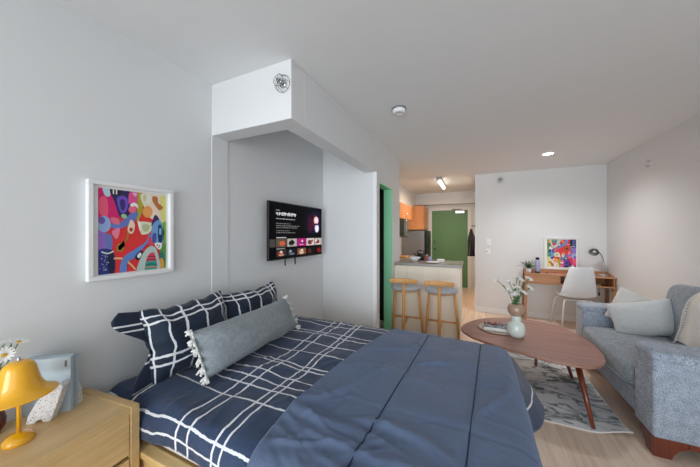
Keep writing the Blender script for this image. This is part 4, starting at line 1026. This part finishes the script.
def seatf(p):
    k = (1 - min(1, abs(p.x) / 0.34) ** 2) * (1 - min(1, abs(p.y) / 0.5) ** 2)
    if p.z > 0: p.z += 0.022 * k
    if p.x < -0.25: p.x -= 0.02 * (1 - (p.y / 0.5) ** 2)
    return p
sell(bm, (1.335, 3.105, 0.385), 0.33, 0.492, 0.095, 0.3, 0.22, 72, 20, seatf); part(t, 'seat_cushion', bm, M['sofa_dark'], smooth=True)
bm = new(); pts = []
for i in range(73):
    a = 2 * PI * i / 72; ca, sa = math.cos(a), math.sin(a)
    p = Vector((0.333 * math.copysign(abs(ca) ** 0.22, ca), 0.495 * math.copysign(abs(sa) ** 0.22, sa), 0))
    if p.x < -0.25: p.x -= 0.02 * (1 - (p.y / 0.5) ** 2)
    pts.append(p + Vector((1.335, 3.105, 0.335)))
tube(bm, pts, 0.006, 8, False); part(t, 'piping', bm, M['sofa_dark'], 'cushion piping', smooth=True)
bm = new(); box(bm, 1.70, SX1, SY0 + 0.22, SY1 - 0.22, 0.29, 0.86); part(t, 'back_frame', bm, M['sofa'], bevel=0.03, seg=4, smooth=True)
bm = new(); sell(bm, (0, 0, 0), 0.105, 0.478, 0.26, 0.35, 0.24, 60, 18); xf(bm, Matrix.Translation((1.705, 3.10, 0.705)) @ Matrix.Rotation(math.radians(9), 4, 'Y')); part(t, 'back_cushion', bm, M['sofa_dark'], smooth=True)
# bracket feet and rails
def foot(bm, x, y, sxn, syn):
    poly = [(0, 0.0), (0.085, 0.0), (0.095, 0.03), (0.12, 0.065), (0.16, 0.085), (0.16, 0.122), (0, 0.122)]
    prism(bm, [(x + sxn * a, b) for a, b in poly], y, y + syn * 0.035, 'Y'); prism(bm, [(y + syn * max(0.0351, a), b) for a, b in poly], x, x + sxn * 0.035, 'X')
for x, y, sxn, syn in ((SX0 + 0.003, SY0 + 0.006, 1, 1), (SX0 + 0.003, SY1 - 0.012, 1, -1), (SX1 - 0.01, SY0 + 0.012, -1, 1), (SX1 - 0.01, SY1 - 0.012, -1, -1)):
    bm = new(); foot(bm, x, y, sxn, syn); part(t, 'foot', bm, M['mahogany'], 'reddish bracket foot', bevel=0.003)
bm = new(); box(bm, SX0 + 0.17, SX1 - 0.16, SY0 + 0.014, SY0 + 0.04, 0.085, 0.122); part(t, 'side_rail', bm, M['mahogany'], 'reddish wooden rail')
# sofa pillows
O = (1.45, 3.375, 0.478)
t = thing('throw_pillow', 'pale grey linen pillow tilted against the rear pillow on the loveseat', 'pillow', O, group='pillows on the loveseat')
bm = new(); pillow(bm, 0.46, 0.32, 0.15, 26, 0.03, 0.008, 15); m = frame_mx(O, (1, -0.05, 0.22), (-0.10, 0.30, 1)); xf(bm, m); part(t, 'cover', bm, M['pillow_light'], smooth=True)
O = (1.325, 3.53, 0.53)
t = thing('throw_pillow', 'off-white pillow behind the pale grey pillow on the loveseat', 'pillow', O, group='pillows on the loveseat')
bm = new(); pillow(bm, 0.33, 0.33, 0.12, 26, 0.04, 0.008, 18); m = frame_mx(O, (1, 0.0, -0.45), (0.4, 0.12, 1)); xf(bm, m); part(t, 'cover', bm, M['pillow_white'], smooth=True)
# throw
t = thing('throw_blanket', 'cream fringed throw hanging over the back of the loveseat', 'throw', (1.62, 2.98, 0.55))
TP = spline([(1.70, 0.985), (1.665, 0.992), (1.615, 0.965), (1.575, 0.90), (1.562, 0.80), (1.566, 0.70), (1.56, 0.60), (1.555, 0.52)], 5, False)
bm = new()
def thr(u, v):
    i = u * (len(TP) - 1); a = int(min(i, len(TP) - 2)); f = i - a; x = TP[a][0] + (TP[a + 1][0] - TP[a][0]) * f; z = TP[a][1] + (TP[a + 1][1] - TP[a][1]) * f
    y = 2.655 + (0.34 + 0.17 * u) * v - 0.06 * sm(u, 0, 0.3) * 0
    w = 0.012 * math.sin(v * 17 + 2 * u) + 0.008 * nz(v * 6, u * 4, 2)
    return Vector((x - 0.016 - w * 0.6 - 0.02 * u, y, z + 0.012 + w * 0.3))
V = grid(bm, thr, 40, 44); part(t, 'cloth', bm, M['throw'], smooth=True, solid=0.008)
rnd = random.Random(2); bm = new()
for k in range(26):
    u = 0.12 + 0.86 * k / 25; p = thr(u, 1.0); L = rnd.uniform(0.05, 0.075); e = p + Vector((-0.012, 0.45 * L, -0.85 * L)); mm = p.lerp(e, 0.5) + Vector((-0.004, 0.012, 0.002))
    tube(bm, [p, mm, e], [0.0045, 0.0045, 0.003], 6)
part(t, 'fringe', bm, M['throw'], 'twisted fringe', smooth=True)

# ================================================================== desk, chair and what stands on the desk
DX0, DX1, DY0, DY1, DT = 0.745, 1.842, 5.12, 5.44, 0.785
t = thing('writing_desk', 'narrow acacia writing desk with a drawer and open shelf at the end wall', 'desk', (1.3, 5.3, 0))
part(t, 'top', B(DX0, DX1, DY0, DY1, DT - 0.02, DT), M['deskwood'], bevel=0.003)
part(t, 'bottom_board', B(DX0 + 0.01, DX1 - 0.01, DY0 + 0.005, DY1, 0.628, 0.646), M['deskwood'], bevel=0.002)
part(t, 'back_panel', B(DX0 + 0.01, DX1 - 0.01, DY1 - 0.012, DY1, 0.646, DT - 0.02), M['deskwood'])
for x in (DX0 + 0.01, DX1 - 0.028, 1.175): part(t, 'divider', B(x, x + 0.018, DY0 + 0.006, DY1 - 0.012, 0.646, DT - 0.02), M['deskwood'])
bm = new(); box(bm, DX0 + 0.03, 1.173, DY0 + 0.002, DY0 + 0.020, 0.649, DT - 0.023); box(bm, DX0 + 0.04, 1.165, DY0 + 0.02, DY1 - 0.03, 0.652, DT - 0.05)
d = part(t, 'drawer', bm, M['deskwood'], bevel=0.002)
bm = new(); box(bm, DX0 - 0.0, DX1, DY1 - 0.02, DY1, DT, DT + 0.05); part(t, 'back_ledge', bm, M['deskwood'], bevel=0.003)
for x0, x1 in ((DX0, DX0 + 0.016), (DX1 - 0.016, DX1)):
    bm = new(); prism(bm, [(DY0 + 0.04, DT), (DY1 - 0.02, DT), (DY1 - 0.02, DT + 0.05), (DY1 - 0.06, DT + 0.05)], x0, x1, 'X'); part(t, 'side_ledge', bm, M['deskwood'])
for x0, x1, sx_ in ((DX0 - 0.045, DX0, -1), (DX1, DX1 + 0.002, 1)):
    pass
for xt, xb in ((DX0 - 0.005, DX0 - 0.025), (DX1 - 0.03, DX1 - 0.022)):
    for yt, yb, mt, lb in ((DY0 + 0.035, DY0 + 0.06, M['deskwood'], None), (DY1 - 0.045, DY1 - 0.03, M['greywood'], None)):
        bm = new(); top = (DT + 0.02 if xt < 1 else 0.64); vs = box(bm, xb - 0.001, xb + 0.034, yb - 0.018, yb + 0.018, 0, 0.1)
        for i in range(4, 8): vs[i].co.z = top; vs[i].co.x += xt - xb; vs[i].co.y += yt - yb
        part(t, 'leg', bm, mt, bevel=0.003)
# charger lead hanging from the shelf
bm = new(); tube(bm, [(1.668, 5.18, 0.626), (1.668, 5.175, 0.585), (1.666, 5.17, 0.555)], 0.0025, 6); tube(bm, [(1.666, 5.17, 0.556), (1.666, 5.17, 0.545), (1.666, 5.17, 0.505)], [0.005, 0.011, 0.010], 10)
single('charger_lead', 'black charger lead hanging below the right end of the desk', 'cable', bm, M['black'], (1.667, 5.175, 0.626), smooth=True)
# desk chair, seen from behind
CX, CY_ = 1.345, 5.10
t = thing('desk_chair', 'pale grey shell desk chair with white legs pulled up to the desk', 'chair', (CX, CY_, 0), math.radians(8), world=False)
def shell(u, v):
    a = (v - 0.5) * 2                                   # across
    P = [(0.205, 0.475), (0.21, 0.487), (0.12, 0.482), (0.0, 0.468), (-0.10, 0.470), (-0.165, 0.500), (-0.20, 0.58), (-0.225, 0.70), (-0.255, 0.83), (-0.272, 0.925), (-0.275, 0.94)]
    Wd = [0.13, 0.17, 0.215, 0.232, 0.236, 0.236, 0.228, 0.205, 0.178, 0.15, 0.125]
    i = u * (len(P) - 1); k = int(min(i, len(P) - 2)); f = i - k; f2 = f * f * (3 - 2 * f) * 0.3 + f * 0.7
    y = P[k][0] + (P[k + 1][0] - P[k][0]) * f2; z = P[k][1] + (P[k + 1][1] - P[k][1]) * f2; w = Wd[k] + (Wd[k + 1] - Wd[k]) * f2
    c_ = abs(a) ** 2.4; seat = 1 - sm(u, 0.35, 0.6)
    return Vector((a * w * 0.93, y + 0.055 * c_ * (1 - seat), z + (0.05 * c_) * seat))
bm = new(); grid(bm, shell, 50, 24); part(t, 'seat_shell', bm, M['shell'], smooth=True, solid=0.007, subsurf=1)
bm = new(); box(bm, -0.15, 0.15, -0.13, 0.12, 0.436, 0.452); part(t, 'seat_mount', bm, M['chairleg'], bevel=0.004)
for sx_, sy_ in ((-1, -1), (1, -1), (-1, 1), (1, 1)):
    bm = new(); tube(bm, [(sx_ * 0.13, sy_ * 0.11, 0.444), (sx_ * 0.165, sy_ * 0.135, 0.436), (sx_ * 0.18, sy_ * 0.15, 0.40), (sx_ * 0.230, sy_ * 0.20, 0.0)], 0.0115, 10); part(t, 'leg', bm, M['chairleg'], smooth=True)
# desk lamp
L0 = Vector((1.755, 5.30, DT))
t = thing('desk_lamp', 'brushed metal gooseneck desk lamp at the right end of the desk', 'lamp', L0)
bm = new(); lathe(bm, [(0, 0), (0.07, 0), (0.073, 0.006), (0.066, 0.016), (0.03, 0.026), (0.012, 0.034), (0, 0.034)], L0, 32); part(t, 'base', bm, M['chrome'], smooth=True)
neck = spline([(0, 0, 0.03), (0.004, 0, 0.12), (0.003, 0, 0.21), (-0.016, 0, 0.30), (-0.055, -0.005, 0.36), (-0.085, -0.01, 0.37)], 6, False)
bm = new(); tube(bm, [L0 + Vector(p) for p in neck[:13]], 0.009, 12); part(t, 'stem', bm, M['chrome'], smooth=True)
bm = new(); tube(bm, [L0 + Vector(p) for p in neck[12:]], 0.007, 12); part(t, 'gooseneck', bm, M['steel'], smooth=True)
H0 = L0 + Vector((-0.108, -0.012, 0.362)); hd = Vector((-0.50, -0.62, -0.42)).normalized()
mh = frame_mx(H0, hd.orthogonal(), hd)
bm = new(); lathe(bm, [(0, -0.05), (0.022, -0.048), (0.040, -0.030), (0.058, 0.004), (0.066, 0.022), (0.062, 0.022), (0.054, 0.004), (0.036, -0.026), (0, -0.042)], (0, 0, 0), 30, 1.05, 0.9); xf(bm, mh); part(t, 'lamp_shade', bm, M['steel'], 'grey metal shade', smooth=True)
bm = new(); sell(bm, (0, 0, -0.008), 0.026, 0.026, 0.028, 1, 1, 14, 8); xf(bm, mh); part(t, 'bulb', bm, M['white'], smooth=True)
# potted plant
P0 = Vector((0.80, 5.26, DT))
t = thing('potted_plant', 'spiky green plant in a small white pot at the left end of the desk', 'plant', P0)
bm = new(); lathe(bm, [(0, 0), (0.032, 0), (0.036, 0.004), (0.044, 0.070), (0.040, 0.070), (0.034, 0.055), (0, 0.055)], P0, 28); part(t, 'pot', bm, M['white'], 'white pot', smooth=True)
rnd = random.Random(8)
for k in range(34):
    a = 2 * PI * k / 34 * 5.2; el = rnd.uniform(0.15, 1.35); L = rnd.uniform(0.12, 0.19)
    d = Vector((math.cos(a) * math.cos(el), math.sin(a) * math.cos(el) * 0.9, math.sin(el))); b = P0 + Vector((0, 0, 0.058)); m1 = b + d * L * 0.55 + Vector((0, 0, 0.018)); e = b + d * L + Vector((0, 0, -0.004))
    bm = new(); n = d.cross(Vector((0, 0, 1))).normalized() * 0.010; up = n.cross(d).normalized() * 0.0012
    rows = [(b, 0.35), (b.lerp(m1, 0.6) + Vector((0, 0, 0.006)), 0.9), (m1, 1.0), (m1.lerp(e, 0.6) + Vector((0, 0, 0.003)), 0.6), (e, 0.05)]
    A = [[bm.verts.new(p + s_ * n * w_ + q * up) for s_, q in ((-1, 0), (0, -1), (1, 0), (0, 1))] for p, w_ in rows]
    for r0, r1 in zip(A, A[1:]):
        for i in range(4): bm.faces.new((r0[i], r0[(i + 1) % 4], r1[(i + 1) % 4], r1[i]))
    bm.faces.new(A[0][::-1]); bm.faces.new(A[-1]); part(t, 'leaf', bm, M['leaf'], smooth=True)
B0 = Vector((0.922, 5.26, DT))
t = thing('bottle', 'slim lilac patterned bottle beside the plant on the desk', 'bottle', B0)
bm = new(); lathe(bm, [(0, 0), (0.034, 0), (0.036, 0.006), (0.036, 0.185), (0.028, 0.205), (0.022, 0.215), (0, 0.215)], B0, 28); part(t, 'body', bm, M['lilac'], smooth=True)
bm = new(); lathe(bm, [(0, 0.215), (0.026, 0.215), (0.026, 0.245), (0.022, 0.25), (0, 0.25)], B0, 24); part(t, 'cap', bm, M['dark_metal'], 'dark cap', smooth=True)
bm = new(); lathe(bm, [(0.0362, 0.004), (0.0375, 0.004), (0.0375, 0.026), (0.0362, 0.026), (0.0362, 0.004)], B0, 28); part(t, 'base_band', bm, M['dark_metal'], 'dark base band', smooth=True)
for k, (x, y, rz, c_, lab) in enumerate(((1.09, 5.23, 8, (170, 60, 70), 'dark red notebook lying left of the chair back on the desk'), (1.21, 5.22, -6, (206, 64, 56), 'bright red notebook lying right beside the dark red one on the desk'))):
    t = thing('notebook', lab, 'notebook', (x, y, DT), math.radians(rz), 'notebooks on the desk', world=False)
    part(t, 'pages', B(-0.056, 0.056, -0.046, 0.046, 0.002, 0.010), M['paper']); bm = new(); box(bm, -0.058, 0.058, -0.048, 0.048, 0.0, 0.002); box(bm, -0.058, 0.058, -0.048, 0.048, 0.010, 0.0125); box(bm, -0.058, -0.056, -0.048, 0.048, 0.002, 0.010); part(t, 'cover', bm, flat(c_))
c = Vector((1.565, 5.27, DT))
t = thing('stapler', 'small red stapler on the desk behind the chair back', 'stapler', c)
bm = new(); box(bm, c.x - 0.07, c.x + 0.06, c.y - 0.018, c.y + 0.018, DT, DT + 0.012); part(t, 'base', bm, M['red'], bevel=0.003)
bm = new(); prism(bm, [(c.x - 0.072, DT + 0.05), (c.x - 0.055, DT + 0.068), (c.x + 0.02, DT + 0.048), (c.x + 0.062, DT + 0.013), (c.x + 0.045, DT + 0.0125), (c.x - 0.05, DT + 0.030)], c.y - 0.016, c.y + 0.016, 'Y'); part(t, 'arm', bm, M['red'], bevel=0.003)
# something on the open shelf
t = thing('book', 'green covered book lying on the open shelf of the desk', 'book', (1.60, 5.26, 0.6465), 0, world=False)
part(t, 'pages', B(-0.075, 0.075, -0.09, 0.09, 0.003, 0.026), M['paper']); bm = new(); box(bm, -0.08, 0.08, -0.095, 0.095, 0, 0.003); box(bm, -0.08, 0.08, -0.095, 0.095, 0.026, 0.03); box(bm, -0.08, 0.08, -0.095, -0.091, 0.003, 0.026); part(t, 'cover', bm, flat((110, 124, 84)))

# ================================================================== light, world, camera
def area(name, loc, rot, sx_, sy_, power, col):
    L = bpy.data.lights.new(name, 'AREA'); L.shape = 'RECTANGLE'; L.size = sx_; L.size_y = sy_; L.energy = power; L.color = col
    o = bpy.data.objects.new(name, L); COL.objects.link(o); o.location = loc; o.rotation_euler = rot; return o
def sun(name, yaw, pitch, strength, ang, col):
    L = bpy.data.lights.new(name, 'SUN'); L.energy = strength; L.angle = math.radians(ang); L.color = col
    o = bpy.data.objects.new(name, L); COL.objects.link(o); o.location = (0, YB - 3, 2)
    o.rotation_euler = Vector((math.sin(math.radians(yaw)), math.cos(math.radians(yaw)), math.sin(math.radians(pitch)))).to_track_quat('-Z', 'Y').to_euler()
sun('hazy_daylight', -6, 1, 2.55, 48, (0.90, 0.955, 1.0))
def spot(name, loc, power, col, size=2.6, rad=0.06):
    L = bpy.data.lights.new(name, 'SPOT'); L.energy = power; L.color = col; L.spot_size = size; L.spot_blend = 0.9; L.shadow_soft_size = rad
    o = bpy.data.objects.new(name, L); COL.objects.link(o); o.location = loc; return o
spot('downlight', (0.893, 4.424, HC - 0.03), 58, (1, 0.985, 0.97))
area('kitchen_tube', (-0.62, 5.88, HC - 0.12), (0, 0, 0), 0.1, 0.8, 24, (1, 0.78, 0.56))
W = bpy.data.worlds.new('world'); SC.world = W; W.use_nodes = True
W.node_tree.nodes['Background'].inputs[0].default_value = (0.88, 0.945, 1.0, 1); W.node_tree.nodes['Background'].inputs[1].default_value = 1.95

cam = bpy.data.cameras.new('camera'); co = bpy.data.objects.new('camera', cam); COL.objects.link(co)
cam.sensor_width = 36; cam.lens = 270.0 / 700 * 36; cam.shift_y = 0.5 / 700; cam.clip_start = 0.02
co.location = (0, 0, 1.415); co.rotation_euler = (PI / 2, 0, math.atan(125 / 270.0)); SC.camera = co
SC.view_settings.view_transform = 'Standard'; SC.view_settings.look = 'None'; SC.view_settings.exposure = 0.0; SC.view_settings.gamma = 1.0
SC.view_settings.use_curve_mapping = False
SC.cycles.max_bounces = 10; SC.cycles.diffuse_bounces = 6; SC.cycles.caustics_reflective = False; SC.cycles.caustics_refractive = False
